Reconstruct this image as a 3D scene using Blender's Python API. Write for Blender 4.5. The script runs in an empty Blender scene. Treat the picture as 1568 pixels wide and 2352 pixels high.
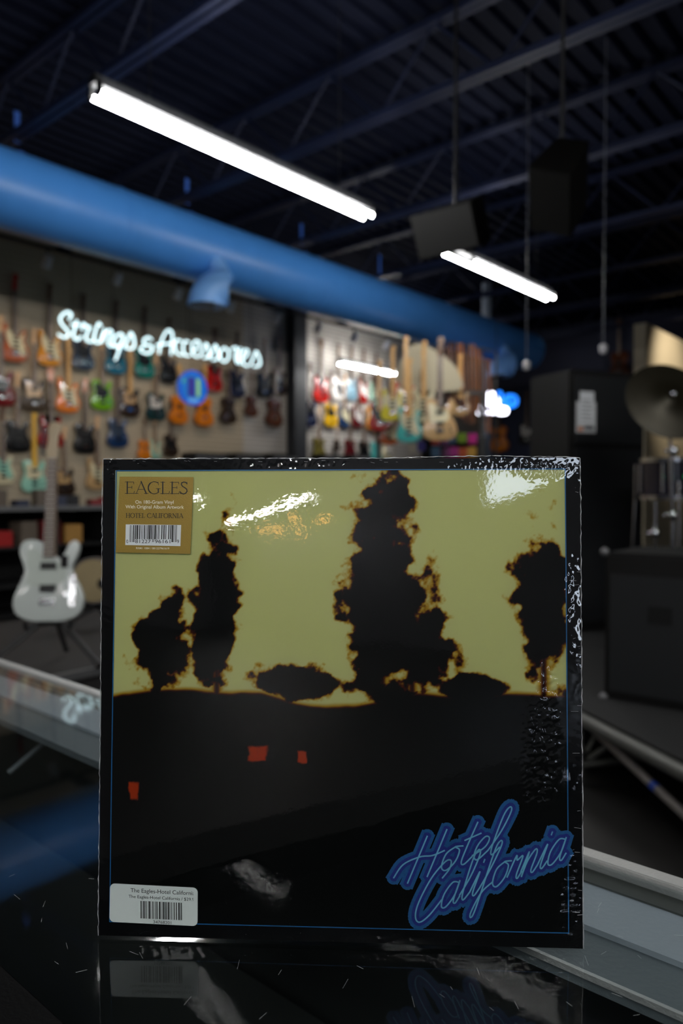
import bpy, bmesh, math, random
import numpy as np
from mathutils import Vector, Matrix, noise
random.seed(7)
PI = math.pi
S = bpy.context.scene
COL = S.collection

# ------------------------------------------------------------------ camera
FPX, CX, CY = 1700.0, 784.0, 1176.0          # focal length and centre in pixels of the 1568x2352 frame
TH, PITCH = math.radians(40.8), math.radians(1.55)
CAM = Vector((0, 0, 1.26))
F0 = Vector((-math.sin(TH), math.cos(TH), 0)); RT = Vector((math.cos(TH), math.sin(TH), 0)); ZZ = Vector((0, 0, 1))
FW = F0*math.cos(PITCH) - ZZ*math.sin(PITCH); UP = F0*math.sin(PITCH) + ZZ*math.cos(PITCH)
cd = bpy.data.cameras.new('camera'); co = bpy.data.objects.new('camera', cd); COL.objects.link(co)
co.location = CAM; co.rotation_euler = (PI/2-PITCH, 0, TH)
cd.sensor_fit = 'HORIZONTAL'; cd.sensor_width = 24; cd.lens = FPX/1568*24
cd.clip_start = 0.02; cd.clip_end = 100
cd.dof.use_dof = True; cd.dof.focus_distance = 0.487; cd.dof.aperture_fstop = 5.6
S.camera = co
# ------------------------------------------------------------------ world and exposure
w = bpy.data.worlds.new('world'); S.world = w; w.use_nodes = True
w.node_tree.nodes['Background'].inputs[0].default_value = (.02, .03, .05, 1)
w.node_tree.nodes['Background'].inputs[1].default_value = .3
S.view_settings.view_transform = 'Standard'; S.view_settings.look = 'None'
S.view_settings.exposure = 0.0; S.view_settings.gamma = 1; S.view_settings.use_curve_mapping = False
TUBE, SPOT, WINDOW = 95.0, 24.0, 7.0        # lamp strengths

def ray(px, py): return FW + RT*((px-CX)/FPX) - UP*((py-CY)/FPX)
def at(px, py, dep): d = ray(px, py); return CAM + d*(dep/d.dot(F0))
def onx(px, py, D): d = ray(px, py); return CAM + d*(-D/d.x)
def onz(px, py, z): d = ray(px, py); return CAM + d*((z-CAM.z)/d.z)

# ------------------------------------------------------------------ materials
MC = {}
def srgb(c):
    return tuple(((v/255)/12.92 if v/255 <= .04045 else ((v/255+.055)/1.055)**2.4) for v in c)
def mat(name, c, rough=.5, metal=0, coat=0, emis=0, spec=.5, noise=0, nscale=20, bump=0, alpha=1):
    if name in MC: return MC[name]
    m = bpy.data.materials.new(name); m.use_nodes = True; nt = m.node_tree; b = nt.nodes['Principled BSDF']
    col = (*srgb(c), 1)
    b.inputs['Base Color'].default_value = col; b.inputs['Roughness'].default_value = rough
    b.inputs['Metallic'].default_value = metal; b.inputs['Coat Weight'].default_value = coat
    b.inputs['Coat Roughness'].default_value = .06; b.inputs['Specular IOR Level'].default_value = spec
    if emis: b.inputs['Emission Color'].default_value = col; b.inputs['Emission Strength'].default_value = emis
    if noise or bump:
        tc = nt.nodes.new('ShaderNodeTexCoord'); n = nt.nodes.new('ShaderNodeTexNoise'); n.inputs['Scale'].default_value = nscale
        n.inputs['Detail'].default_value = 4; nt.links.new(tc.outputs['Object'], n.inputs['Vector'])
        if noise:
            mx = nt.nodes.new('ShaderNodeMixRGB'); mx.inputs[1].default_value = tuple(v*(1-noise) for v in col[:3])+(1,)
            mx.inputs[2].default_value = tuple(min(1, v*(1+noise)) for v in col[:3])+(1,)
            nt.links.new(n.outputs['Fac'], mx.inputs[0]); nt.links.new(mx.outputs[0], b.inputs['Base Color'])
        if bump:
            bp = nt.nodes.new('ShaderNodeBump'); bp.inputs['Strength'].default_value = bump; bp.inputs['Distance'].default_value = .002
            nt.links.new(n.outputs['Fac'], bp.inputs['Height']); nt.links.new(bp.outputs[0], b.inputs['Normal'])
    MC[name] = m; return m
def sheer(name, tint, rough, ior=1.5, boost=1.0, bump=None, slab=False):
    """clear sheet: light passes straight through, the surface reflects by its angle"""
    m = bpy.data.materials.new(name); m.use_nodes = True; nt = m.node_tree; nt.nodes.clear()
    o = nt.nodes.new('ShaderNodeOutputMaterial'); mx = nt.nodes.new('ShaderNodeMixShader')
    t = nt.nodes.new('ShaderNodeBsdfTransparent'); g = nt.nodes.new('ShaderNodeBsdfGlossy'); fr = nt.nodes.new('ShaderNodeFresnel')
    t.inputs[0].default_value = (*tint, 1); g.inputs['Roughness'].default_value = rough; fr.inputs[0].default_value = ior
    mm = nt.nodes.new('ShaderNodeMath'); mm.operation = 'MULTIPLY'; mm.inputs[1].default_value = boost; mm.use_clamp = True
    nt.links.new(fr.outputs[0], mm.inputs[0]); last = mm
    if slab:                                                   # a ray leaving the sheet goes straight on
        ge = nt.nodes.new('ShaderNodeNewGeometry'); iv = nt.nodes.new('ShaderNodeMath'); iv.operation = 'SUBTRACT'; iv.inputs[0].default_value = 1
        nt.links.new(ge.outputs['Backfacing'], iv.inputs[1]); last = nt.nodes.new('ShaderNodeMath'); last.operation = 'MULTIPLY'
        nt.links.new(mm.outputs[0], last.inputs[0]); nt.links.new(iv.outputs[0], last.inputs[1])
    nt.links.new(last.outputs[0], mx.inputs[0])
    nt.links.new(t.outputs[0], mx.inputs[1]); nt.links.new(g.outputs[0], mx.inputs[2]); nt.links.new(mx.outputs[0], o.inputs[0])
    if bump:
        tc = nt.nodes.new('ShaderNodeTexCoord'); h = None
        for sc, st, det in bump:
            n = nt.nodes.new('ShaderNodeTexNoise'); n.inputs['Scale'].default_value = sc; n.inputs['Detail'].default_value = det
            nt.links.new(tc.outputs['Object'], n.inputs['Vector'])
            bp = nt.nodes.new('ShaderNodeBump'); bp.inputs['Strength'].default_value = 1; bp.inputs['Distance'].default_value = st
            nt.links.new(n.outputs['Fac'], bp.inputs['Height'])
            if h: nt.links.new(h.outputs[0], bp.inputs['Normal'])
            h = bp
        nt.links.new(h.outputs[0], g.inputs['Normal']); nt.links.new(h.outputs[0], fr.inputs['Normal'])
    return m
BLACK = mat('black_paint', (20, 20, 21), .45); BLACKM = mat('black_matte', (15, 15, 16), .8, noise=.3, nscale=60)
ALU = mat('brushed_aluminium', (150, 152, 150), .35, metal=1, bump=.3, nscale=300)
CHROME = mat('chrome', (210, 212, 215), .12, metal=1); STEEL = mat('grey_steel', (120, 120, 122), .45, metal=.6)
NAVY = mat('navy_paint', (13, 21, 46), .6, spec=.3); BLUE = mat('blue_duct_paint', (68, 134, 210), .38, noise=.08, nscale=3)
WHITE = mat('white_paint', (215, 220, 218), .3, coat=.5); CREAM = mat('cream_plastic', (225, 215, 180), .35)
MAPLE = mat('maple_neck', (205, 160, 100), .35, noise=.1, nscale=8); ROSE = mat('rosewood', (78, 56, 44), .5, noise=.2, nscale=30)
FB = mat('fretted_board', (78, 56, 44), .45)
_n = FB.node_tree; _t = _n.nodes.new('ShaderNodeTexCoord'); _s = _n.nodes.new('ShaderNodeSeparateXYZ'); _m = _n.nodes.new('ShaderNodeMath'); _f = _n.nodes.new('ShaderNodeMath'); _g = _n.nodes.new('ShaderNodeMath'); _x = _n.nodes.new('ShaderNodeMixRGB')
_m.operation = 'MULTIPLY'; _m.inputs[1].default_value = 42; _f.operation = 'FRACT'; _g.operation = 'GREATER_THAN'; _g.inputs[1].default_value = .86
_x.inputs[1].default_value = (.075, .04, .025, 1); _x.inputs[2].default_value = (.75, .72, .66, 1)
_n.links.new(_t.outputs['Object'], _s.inputs[0]); _n.links.new(_s.outputs['Z'], _m.inputs[0]); _n.links.new(_m.outputs[0], _f.inputs[0]); _n.links.new(_f.outputs[0], _g.inputs[0]); _n.links.new(_g.outputs[0], _x.inputs[0]); _n.links.new(_x.outputs[0], _n.nodes['Principled BSDF'].inputs['Base Color']); _n.links.new(_g.outputs[0], _n.nodes['Principled BSDF'].inputs['Metallic'])
TUBEM = mat('lit_tube', (255, 255, 252), .3, emis=TUBE)

# ------------------------------------------------------------------ mesh helpers
def box(bm, c, s, rz=0, mtx=None):
    M = Matrix.Translation(c) @ Matrix.Rotation(rz, 4, 'Z') @ Matrix.Diagonal((*s, 1))
    if mtx: M = mtx @ M
    bmesh.ops.create_cube(bm, size=1, matrix=M)
def cyl(bm, a, b, r, r2=None, n=16, caps=True):
    a = Vector(a); b = Vector(b); d = b-a
    M = Matrix.Translation((a+b)/2) @ d.to_track_quat('Z', 'Y').to_matrix().to_4x4()
    bmesh.ops.create_cone(bm, cap_ends=caps, segments=n, radius1=r, radius2=r if r2 is None else r2, depth=d.length, matrix=M)
def ball(bm, c, r, n=12, s=(1, 1, 1)):
    bmesh.ops.create_uvsphere(bm, u_segments=n, v_segments=n//2+2, radius=r, matrix=Matrix.Translation(c) @ Matrix.Diagonal((*s, 1)))
def tube(bm, pts, r, n=8, closed=False):
    pts = [Vector(p) for p in pts]; rings = []; m = len(pts)
    for i, p in enumerate(pts):
        t = (pts[min(i+1, m-1)]-pts[max(i-1, 0)]); t = t.normalized() if t.length > 1e-9 else Vector((1, 0, 0))
        q = t.to_track_quat('Z', 'Y'); rr = r[i] if hasattr(r, '__len__') else r
        rings.append([bm.verts.new(p + q @ Vector((math.cos(k*2*PI/n)*rr, math.sin(k*2*PI/n)*rr, 0))) for k in range(n)])
    for A, B in zip(rings, rings[1:]):
        # match ring phase
        o = min(range(n), key=lambda s: (A[0].co-B[s].co).length)
        for k in range(n): bm.faces.new((A[k], A[(k+1) % n], B[(k+1+o) % n], B[(k+o) % n]))
    for Rg, f in ((rings[0], -1), (rings[-1], 1)): bm.faces.new(Rg[::f])
def prism(bm, pts, y0, y1, bevel=0):
    """outline in local XZ, from y0 (back) to y1 (front, smaller y)"""
    A = [bm.verts.new((x, y0, z)) for x, z in pts]; B = [bm.verts.new((x, y1, z)) for x, z in pts]; n = len(pts)
    fs = [bm.faces.new(A), bm.faces.new(B[::-1])]
    for k in range(n): bm.faces.new((A[k], B[k], B[(k+1) % n], A[(k+1) % n]))
    bmesh.ops.recalc_face_normals(bm, faces=bm.faces)
    if bevel: bmesh.ops.bevel(bm, geom=list(fs[1].edges)+list(fs[0].edges), offset=bevel, segments=2, affect='EDGES', profile=.6)
def lathe(bm, prof, n=24, c=(0, 0, 0), mtx=None):
    rings = []; M = (mtx or Matrix()) ; c = Vector(c)
    for r, z in prof: rings.append([bm.verts.new(M @ (c+Vector((r*math.cos(k*2*PI/n), r*math.sin(k*2*PI/n), z)))) for k in range(n)])
    for A, B in zip(rings, rings[1:]):
        for k in range(n): bm.faces.new((A[k], A[(k+1) % n], B[(k+1) % n], B[k]))
    if abs(prof[0][0]-prof[-1][0]) < 1e-6:
        A, B = rings[-1], rings[0]
        for k in range(n): bm.faces.new((A[k], A[(k+1) % n], B[(k+1) % n], B[k]))
    else: bm.faces.new(rings[0][::-1]); bm.faces.new(rings[-1])
def smooth_path(p, sub=6, closed=False):
    P = [Vector((*q, 0)) if len(q) == 2 else Vector(q) for q in p]; n = len(P); out = []
    for i in range(n if closed else n-1):
        g = (lambda k: P[k % n]) if closed else (lambda k: P[max(0, min(n-1, k))])
        a, b, c, d = g(i-1), g(i), g(i+1), g(i+2)
        for k in range(sub):
            t = k/sub; out.append(.5*((2*b)+(c-a)*t+(2*a-5*b+4*c-d)*t*t+(3*b-a-3*c+d)*t**3))
    if not closed: out.append(P[-1])
    return out
def outline(p, sub=5): return [(v.x, v.y) for v in smooth_path(p, sub, True)]
def obj(name, bm, m, parent=None, smooth=True, loc=None):
    if isinstance(bm, bmesh.types.BMesh):
        me = bpy.data.meshes.new(name); bmesh.ops.recalc_face_normals(bm, faces=bm.faces); bm.to_mesh(me); bm.free()
    else: me = bm
    o = bpy.data.objects.new(name, me); COL.objects.link(o)
    if m and not me.materials: me.materials.append(m)
    elif m: o.material_slots[0].link = 'OBJECT'; o.material_slots[0].material = m
    if smooth:
        me.polygons.foreach_set('use_smooth', [True]*len(me.polygons)); me.set_sharp_from_angle(angle=math.radians(35))
    if parent: o.parent = parent
    if loc is not None: o.location = loc
    return o
def NB(): return bmesh.new()
def thing(name, label, cat, loc=(0, 0, 0), rz=0, group=None):
    o = bpy.data.objects.new(name, None); COL.objects.link(o); o.location = loc; o.rotation_euler = (0, 0, rz)
    o.empty_display_size = .05; o['label'] = label; o['category'] = cat
    if group: o['group'] = group
    return o
def tag(o, label, cat, group=None):
    o['label'] = label; o['category'] = cat
    if group: o['group'] = group
    return o
def struct(name, bm, m, smooth=False):
    o = obj(name, bm, m, smooth=smooth); o['kind'] = 'structure'; return o
def boxo(name, c, s, m, parent=None, rz=0, bev=0):
    bm = NB(); box(bm, (0, 0, 0), s)
    if bev: bmesh.ops.bevel(bm, geom=bm.edges[:], offset=bev, segments=2, affect='EDGES')
    o = obj(name, bm, m, parent, smooth=bool(bev)); o.location = c; o.rotation_euler = (0, 0, rz); return o

# ------------------------------------------------------------------ the room
X0, X1, Y0, Y1, H = -9.1, 8.0, -18.0, 16.0, 5.0
fm = mat('floor_dark', (20, 18, 17), .5, noise=.35, nscale=3)
bm = NB(); box(bm, ((X0+X1)/2, (Y0+Y1)/2, -.05), (X1-X0+.4, Y1-Y0+.4, .1)); struct('floor', bm, fm)
# corrugated steel deck, ribs parallel to the duct
bm = NB(); xs = []; x = X0
while x < X1: xs += [(x, H), (x+.06, H), (x+.08, H+.05), (x+.17, H+.05), (x+.19, H)]; x += .19
A = [bm.verts.new((a, Y0, b)) for a, b in xs]; B = [bm.verts.new((a, Y1, b)) for a, b in xs]
for k in range(len(xs)-1): bm.faces.new((A[k], A[k+1], B[k+1], B[k]))
struct('ceiling', bm, mat('ceiling_navy', (6, 11, 30), .8, spec=.15))
def slat_mat(name, c, vscale=13.0):
    m = mat(name, c, .6); nt = m.node_tree; b = nt.nodes['Principled BSDF']
    tc = nt.nodes.new('ShaderNodeTexCoord'); sp = nt.nodes.new('ShaderNodeSeparateXYZ'); nt.links.new(tc.outputs['Object'], sp.inputs[0])
    mu = nt.nodes.new('ShaderNodeMath'); mu.operation = 'MULTIPLY'; mu.inputs[1].default_value = vscale; nt.links.new(sp.outputs['Z'], mu.inputs[0])
    fr = nt.nodes.new('ShaderNodeMath'); fr.operation = 'FRACT'; nt.links.new(mu.outputs[0], fr.inputs[0])
    gt = nt.nodes.new('ShaderNodeMath'); gt.operation = 'GREATER_THAN'; gt.inputs[1].default_value = .88; nt.links.new(fr.outputs[0], gt.inputs[0])
    mx = nt.nodes.new('ShaderNodeMixRGB'); mx.inputs[1].default_value = (*srgb(c), 1); mx.inputs[2].default_value = (*[v*.3 for v in srgb(c)], 1)
    nt.links.new(gt.outputs[0], mx.inputs[0]); nt.links.new(mx.outputs[0], b.inputs['Base Color']); return m
SLAT = slat_mat('tan_slatwall', (172, 158, 136)); SLATG = slat_mat('grey_slatwall', (176, 170, 162))
bm = NB(); box(bm, (X0-.1, (Y0+8.1)/2, 2.55), (.2, 8.1-Y0, 5.1)); struct('wall_left', bm, SLAT)
bm = NB(); box(bm, (X0-.1, (Y1+8.1)/2, 2.55), (.2, Y1-8.1, 5.1)); struct('wall_left', bm, SLATG)
bm = NB(); box(bm, ((X0+X1)/2, Y1+.1, 2.55), (X1-X0+.4, .2, 5.1)); struct('wall_back', bm, mat('wall_navy', (36, 42, 66), .7))
bm = NB(); box(bm, ((X0+X1)/2, Y0-.1, 2.55), (X1-X0+.4, .2, 5.1)); struct('wall_front', bm, mat('wall_grey', (90, 90, 96), .7))
# right wall with a high window and a glazed door strip, daylight outside
WIN = [(-7.3, -4.7, 2.75, 3.45), (-4.45, -4.15, .2, 2.5)]
bm = NB(); ys = [Y0, -7.3, -4.7, -4.45, -4.15, Y1]
def wseg(y0, y1, z0, z1): box(bm, (X1+.1, (y0+y1)/2, (z0+z1)/2), (.2, y1-y0, z1-z0))
wseg(Y0, -7.3, 0, 5.1); wseg(-7.3, -4.7, 0, 2.75); wseg(-7.3, -4.7, 3.45, 5.1); wseg(-4.7, -4.45, 0, 5.1)
wseg(-4.45, -4.15, 0, .2); wseg(-4.45, -4.15, 2.5, 5.1); wseg(-4.15, Y1, 0, 5.1)
struct('wall_right', bm, MC['wall_grey'])
for k, (a, b, c, d) in enumerate(WIN):
    bm = NB(); box(bm, (X1+.12, (a+b)/2, (c+d)/2), (.01, b-a, d-c)); struct('window_%d' % (k+1), bm, mat('daylight_sky', (225, 238, 255), .5, emis=WINDOW*(1.3 if k else 1)))
bm = NB(); box(bm, (X0+.02, 4, .06), (.03, 24, .12)); struct('baseboard_left', bm, BLACK)

# partition on the right, black post and grey column
bm = NB(); box(bm, (-4.4, 14.4, 2.05), (.2, 3.2, 4.1)); struct('wall_partition', bm, mat('cream_wall', (200, 188, 160), .6, noise=.05, nscale=2))
p = onx(680, 1000, 9.0)
o = boxo('support_post', (X0+.12, p.y, 2.5), (.2, .3, 5.0), mat('post_black', (38, 40, 44), .6)); tag(o, 'black square post dividing the guitar wall under the ceiling', 'post')
p = at(1115, 1130, 13.4)
c = thing('support_column', 'slim grey round column standing below the far blue duct elbow', 'column', (p.x, p.y, 0))
bm = NB(); cyl(bm, (0, 0, 0), (0, 0, 5.0), .085, n=24); obj('shaft', bm, mat('column_grey', (120, 130, 145), .5), c)
bm = NB(); box(bm, (0, 0, .01), (.3, .3, .02)); obj('base_plate', bm, STEEL, c, False)

# ------------------------------------------------------------------ ceiling joists
JY = [1.3+1.82*k for k in range(-5, 8)]
def joist_mesh():
    ch = NB(); 
    for z in (0, .55):
        for s in (-1, 1): box(ch, ((X0+X1)/2, s*.035, z), (X1-X0, .05, .05))
    wb = NB(); x = X0+.3; k = 0
    while x < X1-.6: cyl(wb, (x, 0, .0 if k % 2 else .55), (x+.55, 0, .55 if k % 2 else .0), .014, n=6); x += .55; k += 1
    return ch, wb
ch, wb = joist_mesh(); first = None
for k, y in enumerate(JY):
    if y < -6: continue
    vis = y > 0
    t = thing('ceiling_joist', 'x', 'joist', (0, y, 4.38), group='open web joists under the ceiling')
    if first is None: first = (obj('chord', ch, NAVY, t, False), obj('web', wb, NAVY, t, True))
    else:
        for q in first: d = q.copy(); COL.objects.link(d); d.parent = t
    t['label'] = 'navy open-web steel roof joist crossing the dark ceiling above the lamps and duct'

# ------------------------------------------------------------------ the duct
DX, DZ, DR = -6.5, 3.9, .34
t = thing('air_duct', 'long round blue ventilation duct running under the ceiling', 'duct', (DX, 0, DZ))
bm = NB(); cyl(bm, (0, -6, 0), (0, 12.9, 0), DR, n=64); obj('duct_pipe', bm, BLUE, t)
for y in (1.3, 4.1, 6.9, 9.7):
    bm = NB(); lathe(bm, [(DR+.001, -.02), (DR+.006, -.015), (DR+.006, .015), (DR+.001, .02)], 64, mtx=Matrix.Translation((0, y, 0)) @ Matrix.Rotation(PI/2, 4, 'X')); obj('seam_ring', bm, BLUE, t)
HM = mat('hanger_blue', (50, 90, 170), .5)
for px in (42, 430, 692, 872):
    y = onx(px, 500, 6.5).y
    bm = NB(); box(bm, (0, y, (DR+.49)/2+DR/2), (.004, .05, .49-DR+.12)); box(bm, (0, y, DR+.004), (.16, .05, .008)); obj('hanger_strap', bm, HM, t, False)
def elbow(y, label):
    t = thing('duct_outlet', label, 'duct outlet', (DX, y, DZ), group='outlets under the duct')
    t.location = (DX+.40, y, DZ); t.rotation_euler = (0, 0, math.radians(50)); bm = NB(); pts = []
    R_ = .2
    for k in range(11):
        a = k/10*PI/2; pts.append((-R_*math.sin(a), 0, -.47-R_*(1-math.cos(a))))
    pts = [(.03, 0, -.47)]+pts
    tube(bm, pts, .195, n=32); obj('elbow', bm, mat('elbow_blue', (125, 180, 245), .45), t)
    bm = NB(); cyl(bm, (.0, 0, -.4), (-.12, .12, -.15), .09, n=24); obj('collar', bm, MC['elbow_blue'], t)
    e = pts[-1]; bm = NB(); cyl(bm, (e[0], 0, e[2]-.006), (e[0], 0, e[2]-.001), .18, n=32); obj('grille', bm, BLACK, t)
    bm = NB(); lathe(bm, [(.194, -.012), (.204, -.012), (.204, .012), (.194, .012)], 32, c=(e[0], 0, e[2]+.01)); obj('rim', bm, MC['elbow_blue'], t)
elbow(onx(450, 640, 6.6).y, 'blue elbow outlet under the duct left of the first long lamp')
elbow(onx(1112, 820, 6.6).y, 'blue elbow outlet far down the duct above the grey column')

# ------------------------------------------------------------------ tube lamps
LM = mat('lamp_housing', (12, 14, 20), .7)
def lamp(x, y0, y1, z, label, off=(0, 0), ends=(0, 0), rz=0):
    t = thing('tube_light', label, 'ceiling lamp', (x, y0, z), rz)
    L = y1-y0
    bm = NB(); box(bm, (0, L/2, .075), (.07, L+.06, .05)); obj('housing', bm, LM, t, False)
    for sx, o_, e_ in ((-.045, off[0], ends[0]), (.045, off[1], ends[1])):
        bm = NB(); cyl(bm, (sx, o_, .0), (sx, L+e_, .0), .014, n=12); tb = obj('tube', bm, TUBEM, t)
        for yy in (o_-.01, L+e_+.0):
            bm = NB(); box(bm, (sx, yy, .022), (.034, .02, .07)); obj('socket', bm, BLACK, tb, False)
    for yy in (.35, L-.35):
        bm = NB(); cyl(bm, (0, yy, .09), (0, yy, 4.99-z), .004, n=6); obj('hanger_wire', bm, BLACK, t)
a = onz(222, 218, 3.46); b = onz(826, 504, 3.46)
lamp(a.x, a.y, b.y, 3.46, 'largest twin tube lamp, hanging in front of the blue duct')
a2 = onz(972, 578, 3.46); b2 = onz(1216, 694, 3.46)
lamp(a.x, a2.y, b2.y, 3.46, 'medium twin tube lamp with one tube set back, right of the duct', off=(0, .55))
a3 = onz(786, 834, 3.46); b3 = onz(918, 864, 3.46)
lamp((a3.x+b3.x)/2, a3.y, b3.y, 3.46, 'smallest twin tube lamp, far off above the wall guitars')
BEH = [(.8, 1.3, 3.7, 3.46, 0, 'twin tube lamp over the stage aisle, right of the picture'), (2.35, -5.3, -4.05, 3.46, 0, 'short twin tube lamp behind the viewer near the right side'), (7.4, -15.3, -9.05, 3.1, math.radians(13.4), 'long continuous twin tube lamp far behind the viewer'),
       (5.9, -14.9, -13.6, 3.4, 0, 'small twin tube lamp farthest behind the viewer'), (-1.2, -6.5, -4.1, 3.46, 0, 'twin tube lamp behind the viewer over the aisle'), (-3.7, -5, -2.6, 3.46, 0, 'twin tube lamp behind the viewer on the left'),
       (-1.2, -12, -9.6, 3.46, 0, 'twin tube lamp at the rear of the shop'), (.9, -3.2, -.8, 3.46, 0, 'added twin tube lamp overhead just behind the viewer, brightening the sleeve'), (2.3, -2.9, -.5, 3.46, 0, 'added twin tube lamp overhead at the right behind the viewer, brightening the sleeve')]  # the last two overhead lamps are added, unseen fill for the sleeve front
for x, y0, y1, z, rz, lb in BEH: lamp(x, y0, y1, z, lb, rz=rz)
# warm bulbs behind the viewer (mirrored in the wrap)
wbm = mat('warm_bulb', (255, 175, 95), .3, emis=9)
for k, (x, y, z) in enumerate([(6.2, -11.1, 2.5), (5.27, -8.68, 2.5), (5.62, -8.42, 2.5), (6.3, -11.7, 2.52), (5.75, -9.3, 2.35), (5.9, -10.2, 2.42)]):
    t = thing('pendant_bulb', 'warm bulb on a thin cord hanging behind the viewer', 'lamp', (x, y, z), group='warm pendant bulbs behind the viewer')
    bm = NB(); ball(bm, (0, 0, 0), .07, 16); obj('bulb', bm, wbm, t)
    bm = NB(); cyl(bm, (0, 0, .08), (0, 0, 4.99-z), .005, n=6); obj('cord', bm, BLACK, t)

# track lights on the left wall
tr = boxo('light_track', (-8.0, 6.3, 4.0), (.04, 12.6, .04), BLACK); tag(tr, 'thin black lighting track high in front of the guitar wall', 'light track')
tm = mat('track_head_white', (200, 200, 205), .3); le = mat('spot_lens', (255, 230, 190), .3, emis=1.2)
for k in range(14):
    y = .6+.9*k
    t = thing('track_spotlight', 'small white spotlight head on the track facing the guitars', 'spotlight', (-8.0, y, 3.98), group='track spotlights over the guitar wall')
    d = Vector((-1.1, 0, -1.6)).normalized()
    bm = NB(); cyl(bm, (0, 0, 0), (0, 0, -.08), .012, n=8); obj('stem', bm, BLACK, t)
    bm = NB(); cyl(bm, Vector((0, 0, -.12))-d*.07, Vector((0, 0, -.12))+d*.07, .045, .055, n=16); obj('head', bm, tm, t)
    bm = NB(); cyl(bm, Vector((0, 0, -.12))+d*.071, Vector((0, 0, -.12))+d*.073, .045, n=16); obj('lens', bm, le, t)
    ld = bpy.data.lights.new('spot_beam', 'SPOT'); ld.energy = SPOT*(1.0 if y < 7 else (.4 if y < 8.9 else .13)); ld.color = (1, .84, .66); ld.spot_size = math.radians(88); ld.spot_blend = .9; ld.shadow_soft_size = .04
    lo = bpy.data.objects.new('spot_beam', ld); COL.objects.link(lo); lo.parent = t; lo.location = Vector((0, 0, -.12))+d*.09
    lo.rotation_euler = d.to_track_quat('-Z', 'Y').to_euler()

t = thing('track_spotlight', 'spotlight on the ceiling lighting the cream partition at the right', 'spotlight', (-2.6, 13.6, 4.3))
bm = NB(); cyl(bm, (0, 0, 0), (0, 0, .69), .012, n=8); obj('stem', bm, BLACK, t)
d = Vector((-1.7, .5, -.9)).normalized(); bm = NB(); cyl(bm, -d*.07, d*.07, .045, .055, n=16); obj('head', bm, tm, t)
ld = bpy.data.lights.new('spot_beam', 'SPOT'); ld.energy = 190; ld.color = (1, .86, .68); ld.spot_size = math.radians(80); ld.spot_blend = .9; ld.shadow_soft_size = .04
lo = bpy.data.objects.new('spot_beam', ld); COL.objects.link(lo); lo.parent = t; lo.location = d*.09; lo.rotation_euler = d.to_track_quat('-Z', 'Y').to_euler()

# ------------------------------------------------------------------ guitars
SH = {
 'double-cutaway': [(-.035,.11),(-.065,.13),(-.1,.215),(-.13,.205),(-.138,.12),(-.12,.05),(-.122,0),(-.15,-.07),(-.163,-.13),(-.135,-.19),(-.06,-.212),(.03,-.212),(.11,-.19),(.152,-.13),(.15,-.06),(.118,0),(.108,.05),(.128,.11),(.122,.155),(.095,.16),(.06,.105),(.035,.09)],
 'single-cutaway': [(-.035,.17),(-.08,.19),(-.128,.18),(-.145,.13),(-.123,.06),(-.12,.02),(-.148,-.05),(-.168,-.11),(-.15,-.175),(-.085,-.208),(0,-.213),(.085,-.208),(.15,-.175),(.168,-.11),(.152,-.05),(.12,.01),(.11,.055),(.133,.11),(.14,.155),(.12,.186),(.093,.17),(.07,.12),(.037,.1)],
 'twin-horned': [(-.035,.1),(-.06,.09),(-.075,.15),(-.11,.2),(-.13,.13),(-.115,.05),(-.12,0),(-.155,-.07),(-.16,-.13),(-.13,-.18),(-.06,-.2),(.06,-.2),(.13,-.18),(.16,-.13),(.155,-.07),(.12,0),(.115,.05),(.13,.13),(.11,.2),(.075,.15),(.06,.09),(.035,.1)],
 'hollow-body': [(-.03,.2),(-.09,.215),(-.14,.17),(-.14,.1),(-.115,.04),(-.12,-.01),(-.165,-.08),(-.19,-.15),(-.16,-.23),(-.08,-.265),(0,-.27),(.08,-.265),(.16,-.23),(.19,-.15),(.165,-.08),(.12,-.01),(.115,.04),(.14,.1),(.14,.17),(.09,.215),(.03,.2)],
}
NECKB = {'double-cutaway': .07, 'single-cutaway': .1, 'twin-horned': .1, 'hollow-body': .16}
GM = {}
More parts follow.
